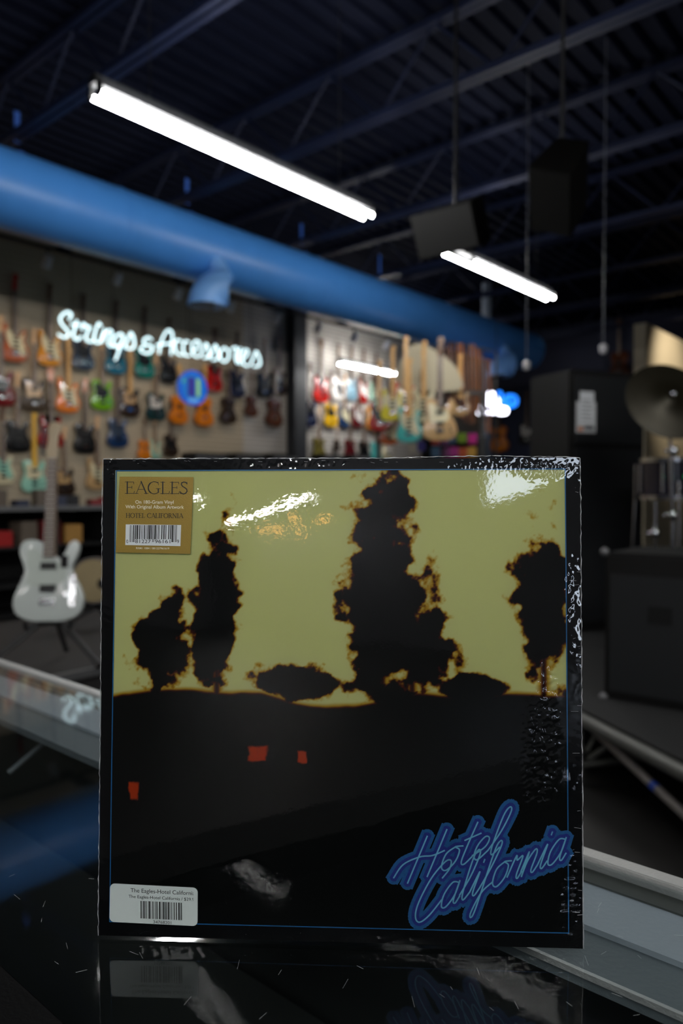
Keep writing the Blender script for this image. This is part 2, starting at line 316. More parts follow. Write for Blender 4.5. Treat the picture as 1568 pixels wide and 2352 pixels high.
def gmesh(kind):
    if kind in GM: return GM[kind]
    d = {}; th = .09 if kind == 'hollow-body' else .045
    bm = NB(); prism(bm, outline(SH[kind]), 0, -th, .008); d['body'] = obj('body', bm, BLACK)
    if kind != 'hollow-body':
        g = {'double-cutaway': [(-.03,.1),(-.07,.14),(-.1,.15),(-.105,.07),(-.085,0),(-.05,-.06),(.02,-.09),(.1,-.14),(.125,-.1),(.1,-.02),(.08,.04),(.1,.11),(.085,.12),(.05,.075),(.03,.06)],
             'single-cutaway': [(-.035,.12),(-.08,.15),(-.11,.12),(-.1,.04),(-.1,-.03),(-.04,-.04),(.05,-.03),(.085,0),(.08,.05),(.06,.085),(.035,.08)],
             'twin-horned': [(-.03,.08),(-.06,.06),(-.07,0),(-.05,-.05),(0,-.05),(.08,-.12),(.11,-.1),(.09,0),(.06,.06),(.03,.08)]}[kind]
        bm = NB(); prism(bm, outline(g, 4), -th+.001, -th-.003); d['pickguard'] = obj('pickguard', bm, CREAM)
    else:
        bm = NB(); cyl(bm, (0, -th-.0005, .03), (0, -th-.003, .03), .05, n=24); d['sound_hole'] = obj('sound_hole', bm, BLACKM)
    nb = NECKB[kind]
    bm = NB(); y = -th
    pts = [(-.028, nb), (.028, nb), (.0215, .6), (-.0215, .6)]; prism(bm, pts, y+.02, y-.008, .003); d['neck'] = obj('neck', bm, MAPLE)
    bm = NB(); prism(bm, [(-.027, nb), (.027, nb), (.0205, .598), (-.0205, .598)], y-.0085, y-.013); d['fingerboard'] = obj('fingerboard', bm, FB)
    if kind in ('double-cutaway', 'single-cutaway'):
        hp = [(-.021,.6),(-.032,.63),(-.022,.7),(-.024,.76),(0,.785),(.035,.775),(.036,.745),(.022,.7),(.02,.6)]
    else: hp = [(-.02,.6),(-.035,.64),(-.042,.75),(-.02,.77),(0,.755),(.02,.77),(.042,.75),(.035,.64),(.02,.6)]
    bm = NB(); prism(bm, outline(hp, 3), y+.008, y-.006, .002); d['headstock'] = obj('headstock', bm, MAPLE)
    zs = [.04, -.01, -.06] if kind == 'double-cutaway' else [.06, -.05]
    bm = NB(); box(bm, (0, -th-.006, -.115), (.075, .012, .035), mtx=None); d['bridge'] = obj('bridge', bm, CHROME, smooth=False)
    if kind != 'hollow-body':
        for k, z in enumerate(zs):
            bm = NB(); box(bm, (0, -th-.006, z), (.075, .014, .022 if len(zs) == 3 else .035)); d['pickup%d' % k] = obj('pickup', bm, BLACK, smooth=False)
        for k, (x, z) in enumerate([(.09, -.08), (.115, -.12)]):
            bm = NB(); cyl(bm, (x, -th, z), (x, -th-.018, z), .011, n=12); d['knob%d' % k] = obj('knob', bm, CHROME)
    for q in d.values(): COL.objects.unlink(q)
    GM[kind] = d; return d
def guitar(name, label, kind, col, loc, rz, guard=None, neck=None, hw=None, group=None, scale=1, tilt=0, small=False, roll=0, head=None):
    t = thing(name, label, 'guitar', loc, rz, group); t.scale = (scale,)*3; t.rotation_euler = (tilt, roll, rz)
    for key, src in gmesh(kind).items():
        if small and key in ('knob1', 'pickup1'): continue
        o = src.copy(); COL.objects.link(o); o.parent = t
        m = None
        if key == 'body': m = col
        elif key == 'pickguard' and guard: m = guard
        elif key in ('neck',) and neck: m = neck
        elif key == 'headstock' and (head or neck): m = head or neck
        elif key == 'fingerboard' and neck in (MAPLE, MC.get('yellow_neck')): m = neck
        elif key.startswith('pickup') and hw: m = hw
        if m: o.material_slots[0].link = 'OBJECT'; o.material_slots[0].material = m
    return t
def gm(name, c): return mat('finish_'+name.replace(' ', '_'), c, .25, coat=.6, noise=.12, nscale=6)
COLS = {'sunburst orange': (165, 80, 38), 'amber yellow': (205, 135, 20), 'slate blue': (52, 66, 86), 'ocean blue': (18, 105, 135), 'teal green': (15, 120, 110), 'black': (18, 18, 20),
 'scarlet': (180, 22, 12), 'navy': (22, 30, 62), 'dark red': (105, 14, 20), 'smoky brown': (70, 58, 46), 'bright orange': (225, 125, 50), 'lime green': (110, 170, 10), 'espresso': (48, 34, 24),
 'dark teal': (25, 56, 58), 'honey amber': (215, 120, 14), 'tobacco': (78, 40, 20), 'cherry red': (150, 15, 15), 'deep blue': (20, 50, 90), 'mint': (150, 205, 185), 'cream': (215, 205, 170),
 'sky grey': (110, 140, 155), 'white': (215, 210, 205), 'maroon': (85, 15, 22), 'lemon yellow': (220, 205, 60), 'seafoam': (75, 175, 170), 'yellow': (225, 175, 15), 'olive': (110, 100, 45), 'tan': (185, 150, 105)}
NK = {'m': MAPLE, 'r': mat('dark_neck', (90, 62, 42), .45), 'y': mat('yellow_neck', (225, 175, 50), .4), 'p': mat('pale_neck', (205, 165, 125), .4), 'd': ROSE}
KN = {'d': 'double-cutaway', 's': 'single-cutaway', 't': 'twin-horned', 'h': 'hollow-body'}
# px, py of the body, kind, colour, neck, guard, scale, words that single it out
G = [
 (36,788,'d','sunburst orange','r','cream',1.08,'with cream guard and red headstock, top row far left'),
 (116,800,'d','amber yellow','r','cream',1.05,'with cream guard just left of the glowing script S'),
 (193,812,'s','slate blue','r','black',1,'hanging under the letter t of the script sign'),
 (268,822,'s','ocean blue','r','black',1,'hanging under the g of the script sign'),
 (334,832,'s','teal green','r','black',1,'hanging under the ampersand of the script sign'),
 (390,848,'d','black','r','black',.95,'with chrome parts above and left of the round blue sign'),
 (494,868,'t','scarlet','r','scarlet',1,'right of the round blue sign'),
 (545,880,'s','navy','d','black',1.05,'right of the scarlet one in the dim corner'),
 (608,884,'s','black','d','black',1,'under the end of the script sign'),
 (643,878,'s','espresso','d','black',1,'just left of the black post'),
 (3,888,'s','dark red','p','black',1.1,'cut by the left edge of the picture'),
 (80,905,'s','smoky brown','p','tan',1.05,'second row, left of the bright orange one'),
 (158,908,'d','bright orange','m','cream',1.05,'with cream guard, second row under the amber one'),
 (236,905,'s','lime green','p','black',1,'second row'),
 (300,922,'s','espresso','m','tan',1,'with gold plate, second row right of the lime one'),
 (360,932,'s','dark teal','p','white',1,'second row below the ampersand'),
 (410,938,'h','honey amber','m',None,.85,'below left of the round blue sign'),
 (468,942,'h','honey amber','m',None,.9,'below right of the round blue sign'),
 (524,940,'h','espresso','d',None,.85,'in the dim corner right of the two amber ones'),
 (578,930,'h','tobacco','r',None,.7,'second row on the pale wall section'),
 (629,945,'h','tobacco','d',None,.95,'on the pale wall section left of the black post'),
 (42,1000,'s','black','p','black',1,'third row far left below a bright fretted neck'),
 (118,990,'t','cherry red','r','dark red',1.05,'third row above the white guitar headstock'),
 (197,1005,'s','black','r','black',1,'third row with pale headstock above the sleeve corner'),
 (272,992,'s','deep blue','r','slate blue',1,'third row below the lime one'),
 (333,1030,'h','honey amber','r',None,.55,'small one low on the wall'),
 (359,1032,'d','mint','p','cream',.62,'small one low on the wall'),
 (395,1022,'s','espresso','d','black',.8,'low on the wall below the round sign'),
 (8,1075,'d','cream','r','mint',.95,'bottom row at the left edge'),
 (80,1092,'s','mint','y','cream',1.0,'bottom row with a yellow neck'),
 (225,1088,'d','tan','p','cream',1,'bottom row beside the sleeve corner'),
 (150,1105,'s','espresso','p','tan',.9,'bottom row behind the white guitar neck'),
 (738,893,'t','scarlet','r','dark red',1.2,'top row just right of the black post'),
 (778,890,'d','white','r','black',1.05,'top row below the small far lamp'),
 (808,892,'s','sky grey','r','sky grey',1.05,'top row below the small far lamp'),
 (836,898,'d','cherry red','r','white',1.05,'top row right of the sky grey one'),
 (864,905,'d','mint','r','cream',1.05,'top row at the far end'),
 (712,948,'s','navy','r','black',1.15,'middle row beside the black post'),
 (762,952,'s','yellow','r','black',1.05,'middle row right of the navy one'),
 (794,955,'d','deep blue','p','cream',1,'middle row with cream guard right of the yellow one'),
 (824,957,'d','maroon','r','white',1,'middle row with white guard'),
 (858,962,'d','amber yellow','r','white',1.1,'middle row at the far end'),
 (735,1030,'s','olive','p','olive',1,'bottom row beside the black post'),
 (776,1022,'h','espresso','p',None,.45,'small one in the bottom row'),
 (806,1032,'s','maroon','r','maroon',1,'bottom row of the far section'),
 (838,1036,'s','black','r','black',1,'bottom row right of the maroon one'),
 (866,1038,'s','seafoam','r','seafoam',1,'bottom row of the far section'),
 (893,1030,'d','cream','p','white',1.1,'bottom row at the far end'),
]
for px, py, k, c, n, g, s, words in G:
    P = onx(px, py, 9.02)
    lbl = '%s %s guitar %s' % (c, KN[k], words)
    far = px > 690
    guitar('acoustic_guitar' if k == 'h' else 'electric_guitar', lbl, KN[k], gm(c, COLS[c]), (X0+.03, P.y, P.z), PI/2, guard=gm(g, COLS[g]) if g else None, neck=NK[n],
           group='guitars on the far slatwall section' if far else 'guitars on the left slatwall', scale=s*(.98 if far else 1), small=far, head=gm('scarlet', COLS['scarlet']) if px == 36 else (gm('pale pink', (215, 160, 140)) if px in (118, 197) else None))
# free-standing rack of guitars that hang toward the aisle, under the duct
RK = [(872,955,8.9,'d','cherry red','m','black',1.0,'leftmost on the hanging rack'),
 (903,930,8.8,'d','lemon yellow','m','cream',1.05,'on the hanging rack'),
 (893,990,9.2,'d','sunburst orange','r','cream',.95,'low on the hanging rack behind the yellow one'),
 (942,975,8.6,'d','seafoam','m','cream',1.15,'with cream guard, lowest on the hanging rack'),
 (930,918,9.0,'d','scarlet','m','cream',1.15,'with cream guard on the hanging rack'),
 (968,968,9.0,'s','black','r','black',.95,'with bright chrome knobs on the hanging rack'),
 (975,930,8.9,'d','cream','m','cream',1.15,'pale and high on the hanging rack'),
 (1008,962,8.5,'s','tan','r','cream',1.4,'biggest and palest on the hanging rack'),
 (1058,925,9.2,'d','tan','m','tobacco',.9,'rightmost on the hanging rack by the brown straps')]
p = at(975, 830, 9.1)
rk = thing('display_rack', 'tan curved display header with hooks holding a cluster of guitars', 'display rack', (p.x, p.y, 0), TH)
bm = NB(); prism(bm, outline([(-.32,2.55),(-.3,2.85),(-.15,3.05),(.05,3.03),(.3,2.86),(.42,2.7),(.4,2.5)], 4), .03, -.03); obj('header_panel', bm, mat('header_tan', (165, 155, 130), .6), rk)
bm = NB(); box(bm, (-.55, .22, 1.25), (.05, .05, 2.5)); box(bm, (.75, .22, 1.25), (.05, .05, 2.5)); box(bm, (.1, .22, 2.5), (1.35, .05, .05)); box(bm, (.1, .22, 1.35), (1.35, .05, .05)); obj('frame', bm, BLACK, rk, False)
bm = NB(); box(bm, (.1, .2, .02), (1.5, .7, .04)); obj('base', bm, BLACK, rk, False)
for px, py, dp, k, c, n, g, s, words in RK:
    P = at(px, py, dp)
    guitar('electric_guitar', '%s %s guitar %s' % (c, KN[k], words), KN[k], gm(c, COLS[c]), P, TH+math.radians(random.uniform(-25, 30)), guard=gm(g, COLS[g]), neck=NK[n], group='guitars on the hanging rack', scale=s*.84)
# straps
LT = [mat('leather_%d' % k, c, .6, noise=.3, nscale=25) for k, c in enumerate([(120, 78, 60), (95, 60, 48), (150, 98, 70), (175, 105, 50)])]
for k in range(11):
    px = 1030+k*9; P = at(px, 790+random.uniform(-6, 14)+max(0, k-5)*6, 9.75+.12*(k % 3))
    bm = NB(); L = random.uniform(.75, 1.05)
    tube(bm, [(-.02, 0, 0), (-.03, 0, -L*.5), (-.01, 0, -L), (.015, 0, -L-.03), (.03, 0, -L), (.035, 0, -L*.5), (.02, 0, 0)], .016, n=6)
    o = obj('guitar_strap', bm, LT[k % 4]); o.location = P; o.rotation_euler = (0, 0, TH); tag(o, 'brown leather guitar strap hanging in the dense bunch beside the rack', 'guitar strap', 'leather straps beside the rack')
P = at(1075, 790, 9.87); t = thing('strap_rail', 'dark rail on posts behind the rack from which brown leather straps hang', 'rail', (P.x, P.y, 0), TH)
bm = NB(); cyl(bm, (-.32, 0, P.z+.03), (.36, 0, P.z-.1), .012); obj('rail', bm, BLACK, t)
for sx in (-.33, .37):
    bm = NB(); cyl(bm, (sx, 0, 0), (sx, 0, P.z+(.03 if sx < 0 else -.1)), .016); obj('post', bm, BLACK, t)
# far wall guitars
for px, py, k, c, lbl in [(1150,1005,'h','honey amber','honey amber hollow-body guitar right of the grey column'), (1211,995,'s','black','black single-cutaway guitar left of the tall black cabinet'), (1425,838,'h','tobacco','brown hollow-body guitar glimpsed behind the cabinet top')]:
    d = ray(px, py); P = CAM + d*((Y1-.04)/d.y)
    guitar('acoustic_guitar' if k == 'h' else 'electric_guitar', lbl, KN[k], gm(c, COLS[c]), (P.x, Y1-.04, P.z), 0, guard=gm('white', COLS['white']) if k == 's' else None, neck=NK['r'], group='guitars on the back wall', scale=1.25)
# coloured packets rack
pk = [(1000,1010,(205,70,60),'coral'),(1018,1012,(150,60,140),'purple'),(1036,1008,(80,110,140),'steel blue'),(1060,1006,(150,190,25),'lime'),(1084,1008,(225,20,150),'magenta'),
      (1000,1038,(60,110,150),'blue'),(1022,1040,(140,40,120),'plum'),(1042,1038,(215,30,160),'pink'),(1062,1040,(225,90,20),'orange'),(1083,1038,(225,170,60),'gold'),(966,1025,(60,50,150),'violet'),(948,1030,(200,190,170),'ivory')]
for px, py, c, nm in pk:
    P = at(px, py, 11.2)
    o = boxo('accessory_packet', P, (.13, .05, .15), mat('packet_'+nm.replace(' ', '_'), c, .4), rz=TH, bev=.008)
    tag(o, '%s accessory packet hanging on the rack left of the grey column' % nm, 'packet', 'bright packets left of the column')
P = at(1035, 1130, 11.3); t = thing('packet_rack', 'dark wire rack carrying rows of bright packets', 'rack', (P.x, P.y, 0), TH)
bm = NB(); box(bm, (.05, .06, 1.05), (1.0, .03, 2.1)); obj('back_panel', bm, BLACKM, t, False)
for z in (1.72, 1.9, 2.06):
    bm = NB(); box(bm, (.05, 0, z), (1.0, .1, .015)); obj('rail', bm, BLACK, t, False)

# foreground white guitar on its stand, on a low platform
PZ = .45
boxm = mat('platform_top', (40, 38, 38), .6, noise=.15, nscale=5)
t = thing('platform', 'low dark platform with a grey metal front edge under the white guitar', 'platform', (-3.9, 1.5, 0))
bm = NB(); box(bm, (0, 0, PZ/2-.01), (1.6, 2.8, PZ-.02)); obj('deck', bm, boxm, t, False)
bm = NB(); box(bm, (.815, 0, PZ-.018), (.03, 2.8, .036)); obj('edge_trim', bm, STEEL, t, False)
WG = at(118, 1328, 3.5); g = guitar('electric_guitar', 'white single-cutaway guitar with chrome bridge leaning on a black stand', 'single-cutaway', mat('finish_pearl_white', (205, 212, 208), .3, coat=.5), WG, TH+math.radians(4), guard=mat('pale_guard', (196, 204, 196), .35), neck=mat('brown_neck', (120, 100, 82), .5), scale=.95, tilt=math.radians(-8), head=mat('pale_head', (190, 170, 140), .4))
tn = NB(); 
for k in range(6):
    bm = NB(); cyl(bm, (-.02, -.045, .62+.024*k), (-.05, -.045, .625+.024*k), .006, n=8); ball(bm, (-.05, -.045, .625+.024*k), .01, 8); obj('tuner', bm, CHROME, g)
bm = NB(); box(bm, (.118, -.05, -.06), (.03, .006, .16)); obj('control_plate', bm, CHROME, g, False)
for z in (-.02, -.1):
    bm = NB(); cyl(bm, (.118, -.053, z), (.118, -.073, z), .012, n=16); obj('knob', bm, CHROME, g)
bm = NB(); box(bm, (.075, -.05, .08), (.035, .004, .06)); obj('black_plate', bm, BLACKM, g, False)['label'] = 'dark reflecting plate'
t = thing('guitar_stand', 'black tubular guitar stand with splayed legs below the white guitar', 'guitar stand', (WG.x, WG.y, PZ), TH+math.radians(4))
zb = WG.z-PZ-.215
for sx, sy in ((-1, -.6), (1, -.6), (0, 1)):
    bm = NB(); tube(bm, [(0, .03, zb+.05), (sx*.25, sy*.22, .012)], .012); ball(bm, (sx*.25, sy*.22, .014), .016, 8); obj('leg', bm, BLACK, t)
bm = NB(); cyl(bm, (0, .05, zb-.02), (0, .09, zb+.5), .013); obj('pole', bm, BLACK, t)
for sx in (-1, 1):
    bm = NB(); tube(bm, [(0, .04, zb-.005), (sx*.1, .02, zb-.015), (sx*.1, -.06, zb-.015), (sx*.1, -.075, zb+.02)], .009); obj('cradle_arm', bm, BLACK, t)
P = at(218, 1332, 4.4)
t = thing('hand_drum', 'small pale tan round drum head facing out, half hidden behind the sleeve', 'drum', P, TH)
bm = NB(); cyl(bm, (0, .05, 0), (0, -.03, 0), .132, n=40); obj('shell', bm, mat('drum_wood', (92, 66, 44), .5, noise=.2), t)
bm = NB(); cyl(bm, (0, -.0305, 0), (0, -.033, 0), .126, n=40); hd = obj('drum_head', bm, mat('skin_tan', (168, 150, 112), .6, noise=.1, nscale=12), t)
bm = NB(); ball(bm, (.05, -.033, -.02), .026, 16, (1, .12, 1.2)); obj('dark_patch', bm, BLACKM, hd)['label'] = 'dark mark on the tan head'
bm = NB(); lathe(bm, [(.13, -.006), (.137, -.006), (.137, .006), (.13, .006)], 40, mtx=Matrix.Translation((0, -.026, 0)) @ Matrix.Rotation(PI/2, 4, 'X')); obj('hoop', bm, STEEL, t)
zt = P.z-PZ; t = thing('drum_stand', 'low black stand holding the small tan drum', 'stand', (P.x, P.y, PZ), TH)
for sx, sy in ((-1, -.3), (1, -.3), (0, 1)):
    bm = NB(); tube(bm, [(0, .06, zt-.16), (sx*.18, .06+sy*.16, .012)], .01); obj('leg', bm, BLACK, t)
bm = NB(); tube(bm, [(-.1, 0, zt-.105), (-.06, .01, zt-.15), (0, .02, zt-.16), (.06, .01, zt-.15), (.1, 0, zt-.105)], .009); cyl(bm, (0, .02, zt-.16), (0, .06, zt-.16), .009); obj('cradle', bm, BLACK, t)

# ------------------------------------------------------------------ gondola shelf in front of the left wall
t = thing('shelf_unit', 'long dark shelf unit with a grey metal top edge below the guitar wall', 'shelf unit', (-7.35, 3.4, 0))
bm = NB(); box(bm, (0, 0, 1.1), (.7, 5.6, .03)); obj('top_shelf', bm, BLACK, t, False)
bm = NB(); box(bm, (.355, 0, 1.1), (.02, 5.6, .045)); obj('front_edge', bm, STEEL, t, False)
for z in (.72, .35, .06):
    bm = NB(); box(bm, (0, 0, z), (.66, 5.6, .025)); obj('shelf', bm, BLACK, t, False)
bm = NB(); box(bm, (-.33, 0, .55), (.02, 5.6, 1.1)); obj('back_panel', bm, BLACKM, t, False)
for y in (-2.79, -.93, .93, 2.79):
    bm = NB(); box(bm, (0, y, .55), (.68, .025, 1.08)); obj('upright', bm, BLACK, t, False)
pc = [((150, 25, 25), 'red'), ((25, 25, 30), 'black'), ((90, 80, 70), 'taupe'), ((170, 165, 150), 'pale'), ((120, 30, 35), 'crimson'), ((45, 50, 70), 'indigo'), ((150, 110, 50), 'mustard')]
kk = 0
for k in range(26):
    c, nm = pc[(k*3+k//7) % 7]; h = random.uniform(.06, .17); kk += 1
    o = boxo('accessory_box', (-7.2+random.uniform(-.1, .1), .85+.2*k, 1.116+h/2), (.14, .13, h), mat('box_'+nm, c, .5), rz=random.uniform(-.2, .2), bev=.004)
    tag(o, '%s accessory box on the long shelf top under the guitars' % nm, 'box', 'accessory boxes on the shelf top, '+nm)
for k in range(9):
    c, nm = pc[(k*2+1) % 7]; h = random.uniform(.14, .26)
    o = boxo('accessory_box', (-7.2, 2.5+.25*k if k < 7 else .95+.3*(k-7), .733+h/2), (.2, .18, h), mat('box_'+nm, c, .5), rz=random.uniform(-.2, .2), bev=.004)
    tag(o, '%s box standing on the shelf below the top' % nm, 'box', 'boxes on the second shelf, '+nm)
# amplifiers on the floor by the far section
for k, (px, dp) in enumerate([(470, 10.6), (560, 11.4), (640, 12.2), (752, 13.2), (812, 14.0)]):
    P = at(px, 1060, dp)
    a = thing('guitar_amplifier', ['black amplifier stack below the dim wall corner', 'black amplifier stack below the pale wall section', 'black amplifier stack left of the black post', 'black amplifier stack right of the black post', 'black amplifier stack below the far section'][k], 'amplifier', (max(P.x, X0+.2), P.y, 0), PI/2, 'amplifier stacks by the wall')
    h = P.z+.12
    bm = NB(); box(bm, (0, 0, h/2), (.62, .3, h)); bmesh.ops.bevel(bm, geom=bm.edges[:], offset=.015, segments=2, affect='EDGES'); obj('cabinet', bm, BLACKM, a)
    bm = NB(); box(bm, (0, -.152, h/2-.08), (.54, .01, h-.3)); obj('grille', bm, mat('grille_cloth', (52, 48, 44), .8, noise=.3, nscale=200), a, False)
    bm = NB(); box(bm, (0, -.155, h-.09), (.54, .02, .08)); pn = obj('control_panel', bm, STEEL, a, False)
    for q in range(5):
        bm = NB(); cyl(bm, (-.2+.1*q, -.165, h-.09), (-.2+.1*q, -.185, h-.09), .014, n=10); obj('knob', bm, CHROME, pn)

# ------------------------------------------------------------------ neon script sign
sp = 2.0
def c3(L): return [(x/4.9, 600+y/4.9) for x, y in L]
def c1(L): return [(x/2, 600+y/2) for x, y in L]
NEON = [
 c3([(775,655),(800,620),(795,585),(755,572),(705,600),(675,650),(700,715),(755,775),(772,825),(745,855),(695,848),(655,820)]),
 c3([(865,665),(850,740),(825,810),(840,870),(880,880),(915,845)]), c3([(800,712),(890,715)]),
 c3([(925,775),(935,700),(975,735),(1010,740),(985,800),(965,860),(990,900),(1040,905)]),
 c3([(1105,700),(1075,780),(1058,870),(1080,915),(1120,915)]), c3([(1110,690),(1140,730)]),
 c3([(1130,915),(1150,840),(1180,765)]), c3([(1140,915),(1180,830),(1225,775),(1260,800),(1235,860),(1215,915),(1240,955),(1285,940)]),
 c3([(1390,840),(1355,815),(1300,850),(1275,910),(1300,965),(1345,940),(1385,870),(1385,840)]), c3([(1385,850),(1350,970),(1310,1085),(1295,1110)]),
 c3([(1400,960),(1440,880),(1470,805),(1500,850),(1512,920),(1500,975),(1450,985),(1400,965)]),
 c1([(697,360),(680,350),(660,362),(665,382),(690,386)]), c1([(690,386),(702,402),(685,422),(655,418),(645,402),(660,392)]),
 c1([(730,425),(740,370),(762,325),(782,318),(792,340),(790,380),(785,430)]), c1([(718,385),(760,380),(800,376)]),
 c1([(833,368),(812,362),(803,385),(810,420),(835,432)]), c1([(868,372),(850,368),(840,395),(848,430),(872,434)]),
 c1([(885,412),(912,398),(915,372),(895,368),(882,395),(888,430),(912,440)]),
 c1([(918,436),(935,405),(945,378),(958,402),(958,436),(935,444)]), c1([(962,446),(978,412),(988,385),(1001,410),(1000,446),(976,454)]),
 c1([(1030,396),(1012,415),(1012,446),(1030,462),(1048,446),(1050,415),(1030,396)]),
 c1([(1062,405),(1078,396),(1088,404),(1080,440),(1090,470)]), c1([(1105,398),(1094,440),(1104,474)]),
 c1([(1112,448),(1135,432),(1138,412),(1122,408),(1112,438),(1120,474),(1140,482)]),
 c1([(1148,478),(1165,440),(1176,415),(1192,446),(1192,478),(1165,484)])]
SD = 7.75
sg = thing('neon_sign', 'glowing white script sign reading Strings & Accessories hung before the guitars', 'neon sign', onx(365, 780, SD))
nm_ = mat('neon_white', (212, 240, 245), .3, emis=2.0)
for L in NEON:
    pts = [Vector((*q, 0)) for q in L]; pts = smooth_path([(q.x, q.y) for q in pts], 5)
    bm = NB(); W = [onx(q.x, q.y, SD)-sg.location for q in pts]; tube(bm, W, .013, n=8); obj('lettering', bm, nm_, sg)
for px in (165, 260, 430, 575):
    bm = NB(); q = onx(px, 760+px*.12, SD+.03)-sg.location; cyl(bm, q, (q.x, q.y, 4.99-sg.location.z), .004, n=6); obj('hanging_wire', bm, BLACK, sg)
a_ = onx(140, 752, SD+.03)-sg.location; b_ = onx(598, 830, SD+.03)-sg.location
bm = NB(); cyl(bm, a_, b_, .008, n=8); obj('support_rail', bm, BLACK, sg)

# round blue sign
q = onx(437, 892, 8.2); rs = thing('round_sign', 'round glowing blue sign with a violet panel and yellow-green stripe', 'sign', q, PI/2)
bm = NB(); cyl(bm, (0, 0, 0), (0, -.06, 0), .225, n=48); obj('case', bm, mat('sign_blue', (25, 110, 190), .4, emis=.55), rs)
bm = NB(); lathe(bm, [(.205, 0), (.235, 0), (.235, .02), (.205, .02)], 48, mtx=Matrix.Translation((0, -.05, 0)) @ Matrix.Rotation(PI/2, 4, 'X')); obj('rim', bm, mat('sign_rim', (30, 80, 200), .4, emis=.6), rs)
for nme, cx_, cz_, sx, sz, cc in (('centre_panel', -.03, .01, .12, .26, (50, 45, 130)), ('side_stripe', .085, .01, .055, .24, (140, 190, 110)), ('lower_stripe', 0, -.17, .17, .05, (100, 160, 215)), ('upper_stripe', -.17, .09, .05, .07, (80, 170, 110))):
    bm = NB(); box(bm, (cx_, -.063, cz_), (sx, .006, sz)); obj(nme, bm, mat('sign_'+nme, cc, .4, emis=.6), rs, False)
bm = NB(); cyl(bm, (0, -.03, .22), (0, -.03, 4.99-q.z), .004, n=6); obj('hanging_wire', bm, BLACK, rs)

# far neon logo
q = at(1140, 925, 11.0); ns = thing('neon_sign', 'far white and blue neon outline glowing beside the grey column', 'neon sign', q, TH)
nw = mat('neon_hot_white', (240, 240, 255), .3, emis=7); nb_ = mat('neon_blue', (30, 120, 235), .3, emis=2.2)
def npx(L, m, nme, r=.018):
    bm = NB(); pts = smooth_path([((x-1140)/FPX*11, (925-y)/FPX*11) for x, y in L], 5, True)
    pts.append(pts[0]); tube(bm, [(v.x, 0, v.y) for v in pts], r, n=8); obj(nme, bm, m, ns)
npx([(1100,940),(1100,950),(1125,948),(1160,950),(1162,938),(1135,935),(1112,928)], nw, 'white_loop'); npx([(1118,915),(1122,903),(1134,905),(1145,922),(1140,932),(1122,930)], nw, 'white_loop')
npx([(1110,940),(1130,915),(1148,938),(1130,948)], nw, 'white_loop')
npx([(1140,905),(1150,902),(1152,925),(1144,922)], nb_, 'blue_loop'); npx([(1160,912),(1175,908),(1186,915),(1184,930),(1165,934)], nb_, 'blue_loop'); npx([(1162,922),(1172,915),(1178,926),(1168,930)], nb_, 'blue_loop')
bm = NB(); cyl(bm, (0, .02, .12), (0, .02, 4.99-q.z), .005, n=6); obj('hanging_wire', bm, BLACK, ns)

# ------------------------------------------------------------------ right side: stage, cabinets, drum hardware
PA = at(1340, 1640, 3.2); PB = at(1568, 1745, 2.6)
dv = (PB-PA); dv.z = 0; dv.normalize(); nv = Vector((-dv.y, dv.x, 0))      # nv points toward the right/back
if nv.dot(RT) < 0: nv = -nv
ST = .31
A0 = PA-dv*2.6; B0 = PB+dv*.9
def V2(p): return Vector((p.x, p.y, 0))
stg = thing('stage', 'portable black stage deck with grey steel edge tube and crossed legs', 'stage', V2(PA))
c0 = V2(A0)-V2(PA); c1_ = V2(B0)-V2(PA); c2 = c1_+nv*3.2; c3_ = c0+nv*3.2
bm = NB(); 
vs = [bm.verts.new((v.x, v.y, z)) for z in (ST-.06, ST) for v in (c0, c1_, c2, c3_)]
for f_ in ((3,2,1,0),(4,5,6,7),(0,1,5,4),(1,2,6,5),(2,3,7,6),(3,0,4,7)): bm.faces.new([vs[i] for i in f_])
obj('deck', bm, BLACKM, stg, False)
gt_ = mat('stage_tube_grey', (88, 88, 84), .5, metal=.2)
def bar(name, p, q, r, m=gt_, par=stg):
    bm = NB(); cyl(bm, Vector(p), Vector(q), r, n=12); return obj(name, bm, m, par)
off = -nv*.03
bar('edge_tube', c0+off+ZZ*(ST-.03), c1_+off+ZZ*(ST-.03), .028)
L0 = V2(at(1350, 1745, 3.2))-V2(PA); L1 = c1_+off*1; 
low = c0*0+off*2.2+ZZ*.09
bar('lower_tube', dv*.02+off+ZZ*.08, dv*.02+nv*2.4+ZZ*.08, .014)
bar('post', dv*.02+off+ZZ*.0, dv*.02+off+ZZ*(ST-.03), .014); bar('post', c1_-dv*.2+off, c1_-dv*.2+off+ZZ*(ST-.03), .014); bar('post', c0+dv*.2+off, c0+dv*.2+off+ZZ*(ST-.03), .014)
d1 = at(1352, 1662, 3.15)-V2(PA); d2 = at(1640, 1935, 2.45)-V2(PA); d1.z = ST-.05
d2 = Vector((d2.x, d2.y, max(.02, d2.z)))
dg = bar('diagonal_brace', d1, d2, .017, mat('brace_grey', (112, 106, 102), .4))
m_ = at(1512, 1808, 2.745)-V2(PA); dd = (d2-d1).normalized(); tpos = d1+dd*((m_-d1).dot(dd))
bm = NB(); cyl(bm, tpos-dd*.015, tpos+dd*.015, .0185, n=16); obj('blue_tape', bm, mat('blue_tape', (25, 60, 150), .6), dg)['label'] = 'band of blue tape round the brace'
s1 = at(1352, 1742, 3.15)-V2(PA); s2 = at(1430, 1690, 3.0)-V2(PA); bar('brace', s1, s2, .011)
s1 = at(1347, 1725, 3.15)-V2(PA); s2 = at(1378, 1668, 3.1)-V2(PA); bar('brace', s1, s2, .009)

